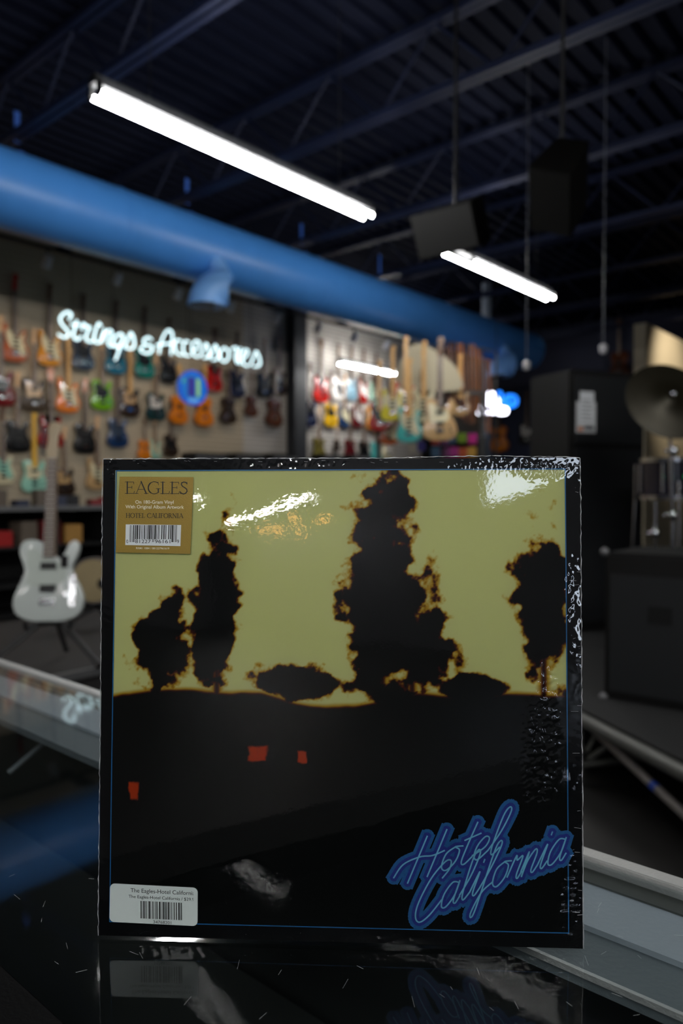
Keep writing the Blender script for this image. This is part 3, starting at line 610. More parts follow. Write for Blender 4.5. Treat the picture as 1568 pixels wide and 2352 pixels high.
def cabinet(name, label, P0, P1, P2, z0, z1, cat='speaker cabinet'):
    """P0 nearest vertical edge, P1 along the front, P2 along the side"""
    t = thing(name, label, cat, (P0.x, P0.y, z0)); a = V2(P1-P0); b = V2(P2-P0)
    b = (b - a.normalized()*b.dot(a.normalized()))
    bm = NB(); h = z1-z0
    vs = [bm.verts.new((v.x, v.y, z)) for z in (0, h) for v in (Vector((0, 0, 0)), a, a+b, b)]
    for f_ in ((3,2,1,0),(4,5,6,7),(0,1,5,4),(1,2,6,5),(2,3,7,6),(3,0,4,7)): bm.faces.new([vs[i] for i in f_])
    bmesh.ops.bevel(bm, geom=bm.edges[:], offset=.015, segments=2, affect='EDGES'); obj('cabinet', bm, mat('cabinet_black', (17, 16, 16), .6, spec=.3, bump=.2, nscale=150), t)
    return t, a, b, h
GRL = mat('speaker_grille', (22, 24, 27), .55, noise=.2, nscale=300)
P0 = at(1310, 900, 5.0); P1 = at(1482, 900, 5.26); P2 = at(1230, 900, 5.43)
t, a, b, h = cabinet('speaker_cabinet', 'tall black speaker cabinet with a white paper tag on its front', P0, P1, P2, ST, 2.09)
nf = Vector((-a.y, a.x, 0)).normalized(); nf = -nf if nf.dot(b) > 0 else nf; au = a.normalized(); aw = a.length
def panel(name, par, x0, x1, z0, z1, th, m, org=Vector((0, 0, 0)), ou=0.001):
    bm = NB(); P = [org+au*x0+nf*ou+ZZ*z0, org+au*x1+nf*ou+ZZ*z0, org+au*x1+nf*ou+ZZ*z1, org+au*x0+nf*ou+ZZ*z1]
    vs = [bm.verts.new(p) for p in P]+[bm.verts.new(p+nf*th) for p in P]
    for f_ in ((0,1,2,3),(4,5,6,7),(0,1,5,4),(1,2,6,5),(2,3,7,6),(3,0,4,7)): bm.faces.new([vs[i] for i in f_])
    return obj(name, bm, m, par, False)
panel('upper_grille', t, .03, aw-.03, h*.72, h-.04, .012, GRL); panel('lower_grille', t, .03, aw-.03, .06, h*.70, .012, GRL)
tg = thing('price_tag', 'white paper price tag taped on the tall black speaker cabinet', 'tag', P0)
tg.location = (P0.x, P0.y, ST)
pz = lambda py: 1.26+(1130-py)/FPX*5.06-ST
panel('paper', tg, .035, .2, pz(995), pz(925), .004, mat('tag_paper', (200, 202, 205), .6), ou=.016)
panel('upper_sheet', tg, .06, .18, pz(975), pz(902), .003, mat('tag_paper_bright', (225, 228, 232), .6), ou=.0215)
panel('orange_mark', tg, .045, .09, pz(992), pz(982), .001, mat('tag_orange', (190, 120, 80), .6), ou=.0215); panel('print_line', tg, .1, .18, pz(988), pz(979), .001, mat('tag_grey', (90, 92, 96), .6), ou=.0215)
for k in range(6): panel('print_line', tg, .07, .17-.01*(k % 3), pz(968-9*k), pz(966-9*k), .0005, MC['tag_grey'], ou=.025)
P0 = at(1388, 1300, 3.4); P1 = at(1600, 1300, 3.15); P2 = at(1395, 1300, 3.95)
t, a, b, h = cabinet('speaker_cabinet', 'low wide black bass cabinet with a pale metal top corner, on the stage', P0, P1, P2, ST+.002, 1.26-138/FPX*3.4)
nf = Vector((-a.y, a.x, 0)).normalized(); nf = -nf if nf.dot(b) > 0 else nf; au = a.normalized(); aw = a.length
panel('grille', t, .03, aw-.03, .04, h-.1, .01, GRL)
panel('handle_recess', t, .2, .3, h*.55, h*.66, .012, mat('recess_black', (4, 4, 5), .9), ou=.003)
for u_, zc in ((.0, h), (.0, 0), (aw, h)):
    bm = NB(); ball(bm, au*u_+ZZ*zc, .02, 12); obj('metal_corner', bm, STEEL, t)
# cymbals and drum
def stand(label, px, dep, ztop, cym=None, grp='cymbal stands on the stage', boom=0):
    P = at(px, 1130, dep); t = thing('cymbal_stand', label, 'cymbal stand', (P.x, P.y, ST), TH, grp)
    hh = ztop-ST
    bm = NB(); cyl(bm, (0, 0, .1), (0, 0, hh*.55), .014); obj('lower_tube', bm, CHROME, t)
    bm = NB(); cyl(bm, (0, 0, hh*.5), (boom, 0, hh), .01); obj('upper_tube', bm, CHROME, t)
    for z in (hh*.32, hh*.55, hh*.8):
        bm = NB(); ball(bm, (0, -.01, z), .024, 12, (1, 1, 1.3)); cyl(bm, (0, 0, z), (-.05, -.02, z), .007); ball(bm, (-.05, -.02, z), .013, 8); obj('clamp', bm, CHROME, t)
    for k in range(3):
        an = k*2*PI/3+.4; bm = NB(); tube(bm, [(0, 0, .28), (.2*math.cos(an), .2*math.sin(an), .015)], .009); ball(bm, (.2*math.cos(an), .2*math.sin(an), .015), .015, 8); obj('leg', bm, CHROME, t)
    if cym:
        q = thing('cymbal', cym, 'cymbal', (0, 0, 0)); q.location = Vector((P.x, P.y, ztop+.0))+RT*boom; q.rotation_euler = (1.15, .1, TH); q.scale = (1.25,)*3
        bm = NB(); lathe(bm, [(.001, .028), (.03, .026), (.05, .012), (.12, .004), (.2, -.006), (.2, -.0075), (.12, .002), (.05, .009), (.03, .022), (.001, .024)], 40); obj('plate', bm, mat('dark_bronze', (38, 34, 22), .4, metal=.6, noise=.2, nscale=20), q)
        bm = NB(); cyl(bm, (0, 0, .02), (0, 0, .05), .012, n=10); ball(bm, (0, 0, .055), .013, 8); obj('wing_nut', bm, CHROME, q)
stand('chrome stand at the right edge holding the dark cymbal', 1545, 4.3, 1.26+210/FPX*4.3, 'dark bronze cymbal tilted above the chrome hardware at the right edge', boom=-.03)
stand('short chrome stand behind the low bass cabinet, left of the others', 1505, 4.1, 1.26-20/FPX*4.1)
stand('thin chrome stand half out of the right edge', 1600, 4.35, 1.26+100/FPX*4.35)
P = at(1535, 1085, 4.7); dr = thing('drum', 'black tom drum with chrome rim and lugs behind the chrome stands', 'drum', (P.x, P.y, P.z-.16), TH)
bm = NB(); cyl(bm, (0, 0, 0), (0, 0, .24), .19, n=32); obj('shell', bm, mat('drum_black', (28, 25, 38), .2, coat=.6), dr)
bm = NB(); cyl(bm, (0, 0, .241), (0, 0, .245), .185, n=32); obj('drum_head', bm, mat('drum_head_white', (170, 168, 160), .5), dr)
for z in (.0, .235):
    bm = NB(); lathe(bm, [(.19, z-.012), (.2, z-.012), (.2, z+.012), (.19, z+.012)], 32); obj('rim', bm, CHROME, dr)
for k in range(8):
    an = k*PI/4+.2; bm = NB(); cyl(bm, (.2*math.cos(an), .2*math.sin(an), .03), (.2*math.cos(an), .2*math.sin(an), .21), .008); obj('lug', bm, CHROME, dr)
for k in range(3):
    an = k*2*PI/3+.4; z0 = ST-dr.location.z; bm = NB(); cyl(bm, (.2*math.cos(an), .2*math.sin(an), .1), (.24*math.cos(an), .24*math.sin(an), z0+.01), .008); obj('leg', bm, CHROME, dr)
P = at(1547, 1088, 4.05); bm = NB(); q = P-dr.location; q.rotate(Matrix.Rotation(-TH, 3, 'Z')); q = q.normalized()*.0+Vector((.03, -.205, .13)); ball(bm, q, .011, 12); obj('indicator_light', bm, mat('green_led', (20, 200, 110), .3, emis=5), dr)['label'] = 'small glowing green light'
# white device hung by a rod and another on the right
for px, py, dep, lbl in ((1209, 838, 6.5, 'white dome camera on a thin rod below the medium lamp'), (1385, 800, 6.2, 'white dome camera on a rod above the tall black cabinet')):
    P = at(px, py, dep); t = thing('dome_camera', lbl, 'camera', P)
    bm = NB(); cyl(bm, (0, 0, .0), (0, 0, 4.99-P.z), .005, n=10); obj('rod', bm, mat('rod_grey', (75, 78, 88), .6), t)
    bm = NB(); ball(bm, (0, 0, -.02), .03, 20); obj('dome', bm, mat('camera_white', (195, 195, 200), .3), t)
    bm = NB(); lathe(bm, [(.015, .035), (.034, .02), (.036, 0), (.03, -.01)], 24); obj('collar', bm, MC['camera_white'], t)
# speakers hung from the ceiling
def hung(px, py, dep, s, rot, label):
    P = at(px, py, dep); t = thing('ceiling_speaker', label, 'speaker', P); t.rotation_euler = rot
    w_, d_, h_ = s
    bm = NB(); prism(bm, [(-w_/2, -h_/2), (w_/2, -h_/2), (w_/2, h_/2), (-w_/2, h_/2)], d_/2, -d_/2, .012)
    for v in bm.verts:
        if v.co.y > 0: v.co.x *= .72
    obj('cabinet', bm, mat('hung_black', (8, 7, 6), .6, spec=.15), t)
    bm = NB(); box(bm, (0, -d_/2-.008, 0), (w_*.93, .015, h_*.93)); obj('grille', bm, mat('hung_grille', (4, 4, 4), .6, noise=.2, nscale=200), t, False)
    bm = NB(); R_ = Matrix(t.rotation_euler.to_matrix()).inverted() @ Vector((0, 0, 4.99-P.z)); cyl(bm, (0, 0, 0), R_, .012, n=10); obj('mount_pole', bm, BLACK, t)
hung(1290, 430, 4.4, (.26, .3, .42), (math.radians(52), math.radians(20), TH+math.radians(-32)), 'dark loudspeaker tilted steeply down from the ceiling at upper right')
hung(1045, 522, 5.2, (.5, .3, .3), (math.radians(25), 0, TH+math.radians(-40)), 'wide dark loudspeaker hung above the medium tube lamp')

# ------------------------------------------------------------------ the glass counter
GZ = .9645; CXA, CXB = -2.2, 1.0; CL = CXB-CXA; CM = (CXA+CXB)/2
ct = thing('glass_showcase', 'glass-topped display counter with brushed aluminium frame', 'display counter', (CM, .38, 0))
GL = sheer('clear_glass', (.90, .92, .925), .032, 1.5, 1.25, slab=True)
def cb(name, y0, y1, z0, z1, m, sm=False, bev=0):
    bm = NB(); box(bm, (0, (y0+y1)/2-.38, (z0+z1)/2), (CL, y1-y0, z1-z0))
    if bev: bmesh.ops.bevel(bm, geom=bm.edges[:], offset=bev, segments=2, affect='EDGES')
    return obj(name, bm, m, ct, bool(bev))
cb('glass_top', .16, .572, GZ-.006, GZ, GL)
ALB = mat('rail_aluminium', (186, 187, 185), .4, metal=.45, bump=.5, nscale=400)
cb('far_rail', .573, .588, GZ-.03, GZ+.003, ALB, bev=.001)
ALD = mat('channel_aluminium', (158, 166, 174), .45, metal=.15, bump=.4, nscale=250); ALE = mat('channel_dull', (98, 106, 110), .5, metal=.15, bump=.3, nscale=250)
cb('seal_strip', .5535, .573, GZ-.014, GZ-.0065, mat('seal_grey', (70, 72, 68), .6))
cb('channel', .499, .5535, GZ-.016, GZ-.008, ALD); cb('inner_channel', .451, .499, GZ-.02, GZ-.012, ALE)
bm = NB(); box(bm, ((onz(1310, 2212, GZ).x)-CM, .4495-.38, GZ-.010), (.17, .003, .004)); obj('trim_rod', bm, ALB, ct, False)
cb('near_rail', .13, .205, GZ-.03, GZ+.002, mat('near_rail_black', (4, 4, 5), .6, spec=.05, bump=.15, nscale=300), bev=.002)
DK = mat('case_interior', (30, 33, 33), .42, noise=.3, nscale=6)
cb('inner_shelf', .16, .56, .70, .708, mat('shelf_satin', (118, 123, 120), .45, metal=.9, noise=.3, nscale=4)); cb('bottom_deck', .15, .575, .12, .16, DK); cb('plinth', .17, .56, 0, .12, BLACKM)
cb('back_panel', .565, .575, .12, GZ-.03, DK); cb('front_panel', .135, .145, .12, GZ-.03, DK)
for x in (CXA+.01, CXB-.01):
    bm = NB(); box(bm, (x-CM, .36-.38, .54), (.02, .43, .83)); obj('end_panel', bm, BLACKM, ct, False)
q1 = onz(20, 1775, .86); q2 = onz(112, 1697, .9)
bm = NB(); cyl(bm, q1-Vector((CM, .38, 0)), q2-Vector((CM, .38, 0)), .004, n=8); obj('shelf_strut', bm, ALE, ct)
# scratches on the glass
scm = mat('scratch_white', (190, 195, 195), .5)
bm = NB()
for k in range(34):
    px, py = random.choice([(random.uniform(0, 220), random.uniform(1900, 2340)), (random.uniform(240, 1330), random.uniform(2185, 2345)), (random.uniform(1345, 1560), random.uniform(2080, 2340))])
    a_ = onz(px, py, GZ+.0001); L = random.uniform(.002, .011); an = random.uniform(0, PI)
    cyl(bm, a_-Vector((CM, .38, 0)), a_+Vector((math.cos(an)*L, math.sin(an)*L, 0))-Vector((CM, .38, 0)), .00006, n=4)
obj('scratches', bm, scm, ct)['kind'] = 'stuff'

# ------------------------------------------------------------------ the record sleeve
RC = Vector((-0.318178271, 0.36477746, 1.12450493)); RYAW, RLEAN, RROLL = 0.665339855, -0.0521487189, -0.000735415720
RM = (Matrix.Rotation(RYAW, 3, 'Z') @ Matrix.Rotation(RLEAN, 3, 'X') @ Matrix.Rotation(RROLL, 3, 'Y'))
RMI = RM.inverted(); RN = RM @ Vector((0, -1, 0)); HS = .1575
rec = thing('record_sleeve', 'shrink-wrapped black-bordered record sleeve standing upright on the glass counter', 'record', RC)
rec.rotation_euler = RM.to_euler()
def uv(px, py):
    d = ray(px, py); P = CAM + d*((RC-CAM).dot(RN)/d.dot(RN)); L = RMI @ (P-RC); return L.x, L.z
def bulge(x, z):
    u = min(1, abs(x)/HS); v = min(1, abs(z)/HS); return .0030*(1-u*u)*(1-v**4)**.5*(1-.25*v*v) if v < 1 else 0
def bulge(x, z):
    u = min(1, abs(x)/HS); v = min(1, abs(z)/HS); return .0026*(1-u**4)*(1-v*v)
def gridmesh(x0, x1, z0, z1, n, m, lay, extra=None):
    bm = NB(); g = [[bm.verts.new((x0+(x1-x0)*i/n, -(.0018+bulge(x0+(x1-x0)*i/n, z0+(z1-z0)*j/m)+lay+(extra(x0+(x1-x0)*i/n, z0+(z1-z0)*j/m) if extra else 0)), z0+(z1-z0)*j/m)) for i in range(n+1)] for j in range(m+1)]
    for j in range(m):
        for i in range(n): bm.faces.new((g[j][i], g[j][i+1], g[j+1][i+1], g[j+1][i]))
    me = bpy.data.meshes.new('sheet'); bm.to_mesh(me); bm.free(); return me
SLV = mat('sleeve_black', (10, 12, 15), .5, spec=.12)
bm = NB(); box(bm, (0, .0002, 0), (HS*2, .0036, HS*2)); obj('sleeve', bm, SLV, rec, False)
obj('front_panel', gridmesh(-HS, HS, -HS, HS, 40, 40, .0002), SLV, rec)
fr = [uv(270, 1082), uv(1295, 1078), uv(1303, 2138), uv(255, 2112)]
# picture: a plain generic dusk landscape, print colours only
x0, x1 = (fr[0][0]+fr[3][0])/2, (fr[1][0]+fr[2][0])/2; z1, z0 = (fr[0][1]+fr[1][1])/2, (fr[2][1]+fr[3][1])/2
N = 460; uu, vv = np.meshgrid(np.linspace(0, 1, N+1), np.linspace(0, 1, N+1))
rs_ = np.random.RandomState(5)
def vnoise(u, v, s):
    g = rs_.rand(s+3, s+3); a = u*s; b = v*s; i = a.astype(int); j = b.astype(int); fa = a-i; fb = b-j; fa = fa*fa*(3-2*fa); fb = fb*fb*(3-2*fb)
    return g[j, i]*(1-fa)*(1-fb)+g[j, i+1]*fa*(1-fb)+g[j+1, i]*(1-fa)*fb+g[j+1, i+1]*fa*fb
def fbm(s, o=4): return sum(vnoise(uu, vv, s*2**k)/2**k for k in range(o))/sum(1/2**k for k in range(o))
n1 = fbm(14, 5)-.5; n2 = fbm(40, 4)-.5; n3 = fbm(5, 3)
d = vv-(.50+.012*np.sin(uu*9)+.02*(fbm(6, 4)-.5)*2)              # rolling horizon
for cx_, base, ht, wd in ((.10, .5, .20, .055), (.235, .5, .36, .045), (.60, .5, .42, .078), (.665, .5, .18, .10), (.95, .5, .36, .052), (.40, .5, .07, .10), (.80, .5, .05, .09)):
    cz = base+ht*.55; e = np.sqrt(((uu-cx_)/wd)**2+((vv-cz)/(ht*.52))**2)-1+n1*1.5+n2*.9
    tr_ = np.maximum(np.abs(uu-cx_)-.006, np.abs(vv-(base+ht*.2))-ht*.3)*14
    d = np.minimum(d, np.minimum(e*.05, tr_*.05))
def ss(a, b, x): t = np.clip((x-a)/(b-a), 0, 1); return t*t*(3-2*t)
sky = np.array(srgb((214, 218, 152))); amb = np.array(srgb((190, 150, 20))); red = np.array(srgb((80, 24, 12))); drk = np.array(srgb((10, 13, 13)))
cA = np.ones((N+1, N+1, 3))*sky*(1+.05*(n3[..., None]-.5))
cA = cA*(1-ss(.010, .001, d)[..., None])+amb*ss(.010, .001, d)[..., None]
cA = cA*(1-ss(.003, -.002, d)[..., None])+red*ss(.003, -.002, d)[..., None]
cA = cA*(1-ss(-.001, -.005, d)[..., None])+drk*ss(-.001, -.005, d)[..., None]
for a_, b_, sx, sz in ((.325, .375, .017, .013), (.425, .37, .008, .010), (.05, .285, .009, .016)):        # small lit panes
    mk = ss(1.25, .8, np.maximum(np.abs(uu-a_)/sx, np.abs(vv-b_)/sz)+n2*1.2)[..., None]; cA = cA*(1-mk)+np.array(srgb((190, 62, 14)))*mk
me = bpy.data.meshes.new('cover_picture')
X = x0+(x1-x0)*uu; Z = z0+(z1-z0)*vv
U_ = np.minimum(1, np.abs(X)/HS); V_ = np.minimum(1, np.abs(Z)/HS); Yv = -(.0018+.0026*(1-U_**4)*(1-V_**2)+.0004)
me.vertices.add((N+1)**2); me.vertices.foreach_set('co', np.stack([X, Yv, Z], -1).ravel())
idx = np.arange((N+1)**2).reshape(N+1, N+1); q = np.stack([idx[:-1, :-1], idx[:-1, 1:], idx[1:, 1:], idx[1:, :-1]], -1).reshape(-1)
me.loops.add(len(q)); me.loops.foreach_set('vertex_index', q); me.polygons.add(N*N); me.polygons.foreach_set('loop_start', np.arange(0, len(q), 4)); me.update(calc_edges=True)
ca = me.color_attributes.new('print', 'FLOAT_COLOR', 'POINT'); ca.data.foreach_set('color', np.concatenate([cA, np.ones((N+1, N+1, 1))], -1).ravel())
pm = mat('printed_picture', (200, 200, 120), .5, spec=.1); nd = pm.node_tree.nodes.new('ShaderNodeVertexColor'); nd.layer_name = 'print'
pm.node_tree.links.new(nd.outputs[0], pm.node_tree.nodes['Principled BSDF'].inputs['Base Color'])
obj('cover_picture', me, pm, rec)['label'] = 'picture of a dark dusk landscape under a yellow-green sky'
# flat print made of px-space polygons, laid on the bulged front
def laid(name, polys, m, par, lay, clip=None):
    bm = NB()
    for P in polys:
        vs = [bm.verts.new((x, 0, z)) for x, z in P]
        try: bm.faces.new(vs)
        except ValueError: pass
    return laid_bm(name, bm, m, par, lay, clip)
def laid_bm(name, bm, m, par, lay, clip=None):
    if clip is not None:
        bmesh.ops.bisect_plane(bm, geom=bm.verts[:]+bm.edges[:]+bm.faces[:], plane_co=(clip, 0, 0), plane_no=(1, 0, 0), clear_outer=True)
    for v in bm.verts: x, z = uv(v.co.x, v.co.z); v.co = (x, -(.0018+bulge(x, z)+lay), z)
    me = bpy.data.meshes.new(name); bm.to_mesh(me); bm.free(); return obj(name, me, m, par, False)
def strip(P, wpx):
    out = []
    for a, b in zip(P, P[1:]):
        a = Vector(a[:2]); b = Vector(b[:2]); d_ = (b-a)
        if d_.length < 1e-6: continue
        n_ = Vector((-d_.y, d_.x)).normalized()*wpx/2; e_ = d_.normalized()*wpx*.3; a = a-e_; b = b+e_
        out.append([tuple(a+n_), tuple(b+n_), tuple(b-n_), tuple(a-n_)])
    return out
def quadgrid(q, n, m):
    (ax, ay), (bx, by), (cx_, cy_), (dx, dy) = q; out = []
    f_ = lambda s, t: ((ax*(1-s)+bx*s)*(1-t)+(dx*(1-s)+cx_*s)*t, (ay*(1-s)+by*s)*(1-t)+(dy*(1-s)+cy_*s)*t)
    for j in range(m):
        for i in range(n): out.append([f_(i/n, j/m), f_((i+1)/n, j/m), f_((i+1)/n, (j+1)/m), f_(i/n, (j+1)/m)])
    return out
BL = mat('blue_line', (35, 120, 185), .4)
bp_ = []
fp = [(270, 1082), (1295, 1078), (1303, 2138), (255, 2112), (270, 1082)]
for a, b in zip(fp, fp[1:]): bp_ += strip([(a[0]+(b[0]-a[0])*k/24, a[1]+(b[1]-a[1])*k/24) for k in range(25)], 2.4)
laid('border_line', bp_, BL, rec, .0008)
# blue title in joined script
GS = {
 'H': (.78, [[(.12, 1), (.06, .5), (.0, 0)], [(.62, 1), (.56, .5), (.5, 0)], [(-.45, .25), (-.3, .5), (.1, .55), (.45, .48), (.75, .5)]]),
 'o': (.46, [[(.25, .5), (.05, .4), (.04, .12), (.2, 0), (.38, .14), (.4, .38), (.25, .5), (.46, .46)]]),
 't': (.36, [[(.2, .92), (.12, .4), (.1, .08), (.2, 0), (.36, .12)], [(0, .58), (.4, .62)]]),
 'e': (.4, [[(.0, .14), (.28, .25), (.33, .42), (.2, .5), (.06, .35), (.05, .12), (.18, 0), (.4, .14)]]),
 'l': (.3, [[(0, .14), (.2, .5), (.3, .9), (.22, 1.02), (.12, .85), (.08, .2), (.15, 0), (.3, .12)]]),
 'C': (.72, [[(.55, .7), (.7, .85), (.68, 1.02), (.5, 1.05), (.2, .8), (.0, .35), (.02, .05), (.2, -.12), (.45, -.05), (.72, .2)]]),
 'a': (.54, [[(.4, .45), (.2, .5), (.03, .3), (.05, .05), (.2, 0), (.38, .2), (.42, .48), (.38, .1), (.46, 0), (.55, .12)]]),
 'i': (.28, [[(0, .12), (.15, .5), (.1, .1), (.17, 0), (.28, .12)], [(.19, .68), (.2, .74)]]),
 'f': (.34, [[(0, .12), (.2, .5), (.34, .92), (.26, 1.02), (.16, .8), (.06, -.3), (-.02, -.48), (-.06, -.35), (.1, 0), (.36, .14)]]),
 'r': (.4, [[(0, .12), (.12, .52), (.18, .42), (.33, .46), (.28, .1), (.34, 0), (.42, .12)]]),
 'n': (.48, [[(0, .12), (.1, .5), (.06, 0), (.12, .3), (.28, .5), (.36, .4), (.31, .08), (.38, 0), (.48, .12)]])}
def script(word, p0, p1, h, shear=.75):
    adv = sum(GS[c][0] for c in word); p0 = Vector(p0); p1 = Vector(p1); ex = (p1-p0)/adv; eu = ex.normalized(); ey = Vector((eu.y, -eu.x))*h+eu*h*shear
    out = []; x = 0
    for c in word:
        for st in GS[c][1]:
            out.append([tuple(p0+ex*(x+v.x)+ey*v.y) for v in smooth_path(st, 6)])
        x += GS[c][0]
    return out
TS = script('Hotel', (935, 2022), (1140, 1952), 88)+script('California', (950, 2105), (1292, 1968), 92)
glow = []; mid = []; core = []
def disc(c, r, n=14): return [(c[0]+r*math.cos(k*2*PI/n), c[1]+r*math.sin(k*2*PI/n)) for k in range(n)]
for P in TS:
    glow += strip(P, 32)+[disc(q, 16) for q in P[::3]]; mid += strip(P, 17)+[disc(q, 8.5) for q in P[::3]]; core += strip(P, 3.4)
laid('title_outline', glow, mat('title_deep_blue', (34, 112, 176), .4, noise=.35, nscale=700), rec, .0009)
laid('title_glow', mid, mat('title_mid_blue', (42, 60, 158), .4, noise=.4, nscale=900), rec, .0010)
laid('title_lettering', core, mat('title_pale_blue', (135, 220, 245), .4), rec, .0011)['label'] = 'pale blue script reading Hotel California'

# clear wrap
PATCH = [(.1330, -.020, .0085, .036, 420, .00034, 300), (.1235, -.030, .004, .030, 500, .00022, 400), (.1500, -.128, .006, .026, 480, .00030, 350), (.135, .150, .018, .006, 350, .00022, 900), (.1500, .075, .0025, .02, 600, .00012, 400),
         (-.152, .150, .006, .006, 500, .0002, 400), (.10, .1535, .03, .003, 300, .00014, 900), (-.03, .154, .05, .002, 300, .0001, 800), (.02, -.154, .09, .002, 300, .0001, 700)]
def crin(x, z):
    e = max(abs(x), abs(z))/HS; k = max(0, e-.93)/.07
    o = .000035*k*(math.sin(x*900+math.sin(z*300)*2)+math.sin(z*1100+x*500))*.5+.00003*math.sin(x*70+2*math.sin(z*33))*math.sin(z*60)
    for cx_, cz_, sx, sz, kz, A_, kx in PATCH:
        g_ = ((x-cx_)/sx)**2+((z-cz_)/sz)**2
        if g_ < 5: o += A_*1.5*math.exp(-g_*g_*.5)*(noise.noise(Vector((x*kx, z*kz, cx_*900)))+.5*noise.noise(Vector((x*kx*2.3, z*kz*1.9, 7)))+.35*abs(noise.noise(Vector((x*kx*.4, z*kz*.4, 3)))))
    return o
WR = sheer('shrink_wrap', (.985, .985, .985), .008, 1.5, 2.3, bump=[(9, .0005, 1), (130, .00004, 2), (500, .000012, 2)])
obj('shrink_wrap', gridmesh(-HS-.0003, HS+.0003, -HS-.0003, HS+.0003, 380, 380, .0014, crin), WR, rec)
sm = mat('wrap_seam_plastic', (200, 202, 205), .25, coat=.5)
def seam(a, b, lift=0, seed=0):
    r_ = random.Random(seed); pts = []; n_ = 110
    for k in range(n_+1):
        s = k/n_; x = a[0]+(b[0]-a[0])*s; z = a[1]+(b[1]-a[1])*s
        nx, nz = (0, 1) if abs(b[0]-a[0]) > abs(b[1]-a[1]) else (1, 0); sg_ = 1 if (z > 0 and nz) or (x > 0 and nx) else -1
        o_ = sg_*(.0004+r_.uniform(-.0002, .00035)+lift*max(0, math.sin((s-.6)*PI/.4)) if s > .6 else .0004+r_.uniform(-.0002, .0003))
        pts.append((x+nx*o_*sg_*sg_, -.0022+r_.uniform(-.0004, .0004), z+nz*o_))
    bm = NB(); tube(bm, pts, [r_.uniform(.0001, .00042) for _ in pts], n=6); obj('wrap_seam', bm, sm, rec)
seam((-HS, HS), (HS, HS), .0011, 1); seam((HS, -HS), (HS, HS), 0, 2); seam((-HS, -HS), (-HS, HS), 0, 3)
bm = NB()
for k in range(40):
    side = random.random(); 
    if side < .5: x = HS-random.uniform(0, .008); z = random.uniform(-HS, HS*.98); dx, dz = random.uniform(.001, .005), random.uniform(-.0006, .0006)
    else: z = HS-random.uniform(.0005, .003); x = random.uniform(-HS, HS); dx, dz = random.uniform(.001, .003), random.uniform(-.0006, .0002)
    x2, z2 = min(HS, x+dx), min(HS, z+dz); y = -(.0018+bulge(x, z)+.0016); cyl(bm, (x, y, z), (x2, y, z2), .00006, n=4)
o = obj('wrap_creases', bm, sm, rec); o['kind'] = 'stuff'

# text helpers
def textbm(s, bold=0):
    cu = bpy.data.curves.new('t', 'FONT'); cu.body = s; cu.size = 1; cu.offset = bold; cu.resolution_u = 4; o = bpy.data.objects.new('t', cu); COL.objects.link(o)
    me = bpy.data.meshes.new_from_object(o.evaluated_get(bpy.context.evaluated_depsgraph_get())); bpy.data.objects.remove(o); bm = NB(); bm.from_mesh(me); bpy.data.meshes.remove(me)
    return bm
def put_text(name, s, p0, p1, cap, m, par, lay, clip=None, bold=0):
    bm = textbm(s, bold); xs = [v.co.x for v in bm.verts]; a, b = min(xs), max(xs); p0 = Vector(p0); p1 = Vector(p1); L = (p1-p0)
    sl = L.y/L.x
    for v in bm.verts:
        x = p0.x+L.x*(v.co.x-a)/(b-a); v.co = (x, 0, p0.y+(x-p0.x)*sl-v.co.y/.7*cap)
    return laid_bm(name, bm, m, par, lay, clip)
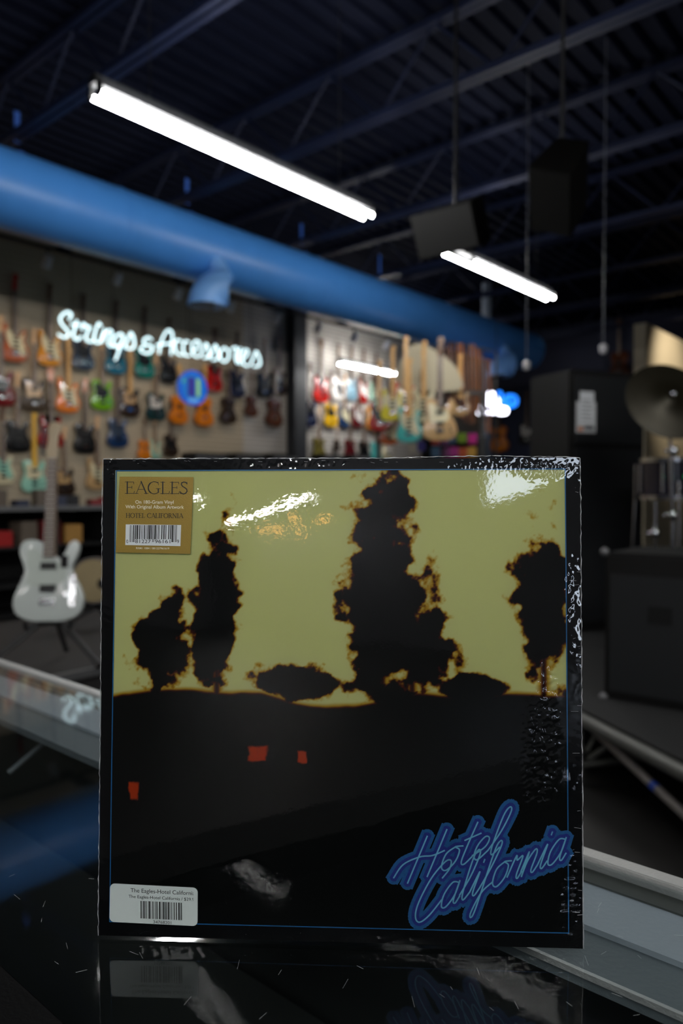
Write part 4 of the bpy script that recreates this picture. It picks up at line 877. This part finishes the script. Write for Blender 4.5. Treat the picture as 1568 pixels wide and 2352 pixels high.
# serif capitals
def arc(cx_, cy_, rx, ry, a0, a1, n=18): return [(cx_+rx*math.cos(math.radians(a0+(a1-a0)*k/n)), cy_+ry*math.sin(math.radians(a0+(a1-a0)*k/n))) for k in range(n+1)]
T_, t_ = .105, .045
SF = {'E': (.62, [([(.14, 0), (.14, 1)], T_), ([(.0, .015), (.56, .015)], t_), ([(0, .985), (.54, .985)], t_), ([(.14, .53), (.44, .53)], t_), ([(.56, 0), (.6, .2)], t_), ([(.54, 1), (.56, .82)], t_), ([(.44, .42), (.44, .64)], t_)]),
 'A': (.80, [([(.1, 0), (.42, 1.03)], t_), ([(.4, 1.03), (.74, 0)], T_), ([(.2, .36), (.6, .36)], t_), ([(-.02, .015), (.22, .015)], t_), ([(.6, .015), (.86, .015)], t_)]),
 'G': (.84, [(arc(.44, .5, .38, .51, 55, 145, 10), t_*1.4), (arc(.44, .5, .38, .51, 130, 235, 14), T_), (arc(.44, .5, .38, .51, 225, 312, 10), t_*1.4), ([(.70, .1), (.70, .42)], T_), ([(.56, .43), (.84, .43)], t_), ([(.68, 1), (.7, .74)], t_)]),
 'L': (.60, [([(.14, 0), (.14, 1)], T_), ([(0, .015), (.54, .015)], t_), ([(0, .985), (.28, .985)], t_), ([(.53, 0), (.58, .22)], t_)]),
 'S': (.56, [([(.46, .86), (.38, .97), (.25, 1.0), (.12, .93), (.1, .78), (.18, .63), (.32, .52), (.44, .4), (.47, .22), (.38, .05), (.24, -.01), (.1, .05), (.04, .14)], T_*.85), ([(.46, 1), (.46, .8)], t_), ([(.04, 0), (.04, .22)], t_)]),
 'H': (.84, [([(.15, 0), (.15, 1)], T_), ([(.67, 0), (.67, 1)], T_), ([(.15, .52), (.67, .52)], t_)]+[([(x-.14, y), (x+.14, y)], t_) for x in (.15, .67) for y in (.015, .985)]),
 'O': (.88, [(arc(.42, .5, .37, .51, -45, 45, 12), T_), (arc(.42, .5, .37, .51, 45, 135, 12), t_*1.5), (arc(.42, .5, .37, .51, 135, 225, 12), T_), (arc(.42, .5, .37, .51, 225, 315, 12), t_*1.5)]),
 'T': (.68, [([(.32, 0), (.32, 1)], T_), ([(.02, .985), (.62, .985)], t_), ([(.02, 1), (.0, .8)], t_), ([(.62, 1), (.64, .8)], t_), ([(.18, .015), (.46, .015)], t_)]),
 'C': (.76, [(arc(.44, .5, .38, .51, 50, 140, 10), t_*1.5), (arc(.44, .5, .38, .51, 130, 230, 14), T_), (arc(.44, .5, .38, .51, 225, 315, 10), t_*1.5), ([(.69, 1), (.7, .76)], t_)]),
 'I': (.36, [([(.16, 0), (.16, 1)], T_), ([(.02, .015), (.3, .015)], t_), ([(.02, .985), (.3, .985)], t_)]),
 'F': (.58, [([(.14, 0), (.14, 1)], T_), ([(0, .985), (.52, .985)], t_), ([(.14, .5), (.4, .5)], t_), ([(0, .015), (.28, .015)], t_), ([(.52, 1), (.54, .8)], t_)]),
 'R': (.74, [([(.14, 0), (.14, 1)], T_), ([(0, .015), (.28, .015)], t_), ([(0, .985), (.3, .985)], t_), (arc(.3, .74, .2, .245, -90, 90, 12), T_*.8), ([(.14, .495), (.3, .495)], t_), ([(.3, .5), (.66, .015)], T_), ([(.62, .015), (.74, .015)], t_)]),
 'N': (.86, [([(.14, 0), (.14, 1)], t_*1.2), ([(.14, 1), (.7, .0)], T_), ([(.7, 0), (.7, 1)], t_*1.2), ([(0, .985), (.2, .985)], t_), ([(.02, .015), (.26, .015)], t_), ([(.58, .985), (.82, .985)], t_)]),
 ' ': (.36, [])}
def serif(name, s, p0, p1, cap, m, par, lay, wt=1.0):
    adv = sum(SF[c][0] for c in s)-.08; polys = []; x = 0; L = p1[0]-p0[0]; sl = (p1[1]-p0[1])/L; sx = L/adv
    for c in s:
        for P, w_ in SF[c][1]:
            for q in strip([(a*sx/cap, b) for a, b in P], w_*wt):
                polys.append([(p0[0]+x*sx+a*cap, p0[1]-b*cap+sl*x*sx) for a, b in q])
        x += SF[c][0]
    return laid(name, polys, m, par, lay)
INK = mat('black_ink', (22, 22, 20), .5); WINK = mat('white_ink', (225, 218, 190), .5)
# gold sticker
gq = [(279.2, 1095.6), (447.8, 1097), (441.5, 1271.6), (270.8, 1268.3)]
GOLD = mat('gold_foil', (150, 124, 50), .4, metal=.3, bump=.12, nscale=1400)
hs = laid('gold_sticker', quadgrid(gq, 10, 10), GOLD, rec, .0021); hs['label'] = 'gold foil sticker with black and white print'
serif('artist_lettering', 'EAGLES', (292, 1134.5), (434, 1135.2), 27, INK, hs, .0023)
put_text('white_lettering', 'On 180-Gram Vinyl', (315.7, 1157.2), (403.2, 1157.6), 7.6, WINK, hs, .0023, bold=.012)
put_text('white_lettering', 'With Original Album Artwork', (293.2, 1168), (426.5, 1169), 7.6, WINK, hs, .0023, bold=.012)
serif('title_lettering', 'HOTEL CALIFORNIA', (294, 1189.2), (424, 1190), 10, INK, hs, .0023, 1.35)
bq = [(294, 1204.5), (420.5, 1206), (419, 1254), (293, 1251.5)]
wp = mat('barcode_white', (215, 220, 222), .5); bc = laid('barcode_panel', quadgrid(bq, 6, 3), wp, hs, .0023)
Lc = ['0001101', '0011001', '0010011', '0111101', '0100011', '0110001', '0101111', '0111011', '0110111', '0001011']
dg_ = '081227961619'; bits = '101'+''.join(Lc[int(c)] for c in dg_[:6])+'01010'+''.join(''.join('1' if b == '0' else '0' for b in Lc[int(c)]) for c in dg_[6:])+'101'
ps = []; bx0, bx1 = 304.0, 411.0; ww = (bx1-bx0)/95
for i, b in enumerate(bits):
    if b == '1':
        tall = i < 10 or i > 84 or 45 <= i <= 49; xa = bx0+i*ww; ps.append([(xa, 1206.2), (xa+ww, 1206.2), (xa+ww-.8, 1245 if tall else 1238.5), (xa-.8, 1245 if tall else 1238.5)])
laid('barcode_bars', ps, INK, bc, .0025)
for s_, a, b in (('0', 295.5, 300), ('81227', 316, 351.5), ('96161', 361, 396), ('9', 411.5, 416)): put_text('digits', s_, (a, 1247), (b, 1247.4), 8, INK, bc, .0025)
put_text('white_lettering', 'RRM1 1084 / 081227961619', (317.7, 1260.6), (393.5, 1261.4), 4.2, WINK, hs, .0023, bold=.01)
# price label
pq = [(258, 2022), (458, 2031), (457, 2119.5), (256, 2110)]
def rquad(q, r=11, n=6):
    c = [Vector(p) for p in q]; out = []
    for i in range(4):
        a, b, d_ = c[i-1], c[i], c[(i+1) % 4]; u1 = (a-b).normalized(); u2 = (d_-b).normalized(); ctr = b+u1*r+u2*r
        for k in range(n+1):
            t = k/n*PI/2; out.append(tuple(ctr-u2*r*math.cos(t)-u1*r*math.sin(t)))
    return out
LBL = mat('label_paper', (186, 196, 194), .6); pl = laid('price_label', [rquad(pq)], LBL, rec, .0021); pl['label'] = 'white rounded price label'
put_text('lettering', 'The Eagles-Hotel California', (304.8, 2041.5), (451.5, 2048.0), 9.4, INK, pl, .0023, clip=448)
put_text('lettering', 'The Eagles-Hotel California / $29.9', (300.4, 2054.3), (449.8, 2061.2), 7.0, INK, pl, .0023, clip=448)
put_text('digits', '34768201', (356.2, 2113.0), (397.5, 2115.0), 7.2, INK, pl, .0023)
c128 = '11010011100 11000101110 10001100010 10110001110 10001110110 11001110100 10100011000 1100011101011'.replace(' ', '')
ps = []; x = 327.5; ww = (421.8-327.5)/len(c128)
for i, b in enumerate(c128):
    if b == '1':
        xa = x+i*ww; yy = (xa-327.5)*.042; ps.append([(xa, 2061.4+yy), (xa+ww, 2061.4+yy), (xa+ww, 2101.6+yy), (xa, 2101.6+yy)])
laid('barcode_bars', ps, INK, pl, .0023)
# clear acrylic stand behind the sleeve
AC = sheer('clear_acrylic', (.93, .95, .95), .02, 1.49, 1.2, slab=True)
st = thing('acrylic_stand', 'small clear acrylic easel propping up the record sleeve', 'display stand', (RC.x, RC.y, GZ), RYAW)
bm = NB(); box(bm, (0, .035, .0011), (.16, .09, .0020)); obj('base', bm, AC, st, False)
for sx in (-.06, .06):
    bm = NB(); prism(bm, [(sx-.0015, .0022), (sx+.0015, .0022), (sx+.0015, .13), (sx-.0015, .13)], .022, .018); obj('prop', bm, AC, st, False)
bm = NB(); box(bm, (-.0695, -.0075+.004, .0026), (.006, .012, .005)); obj('foot', bm, AC, st, False)
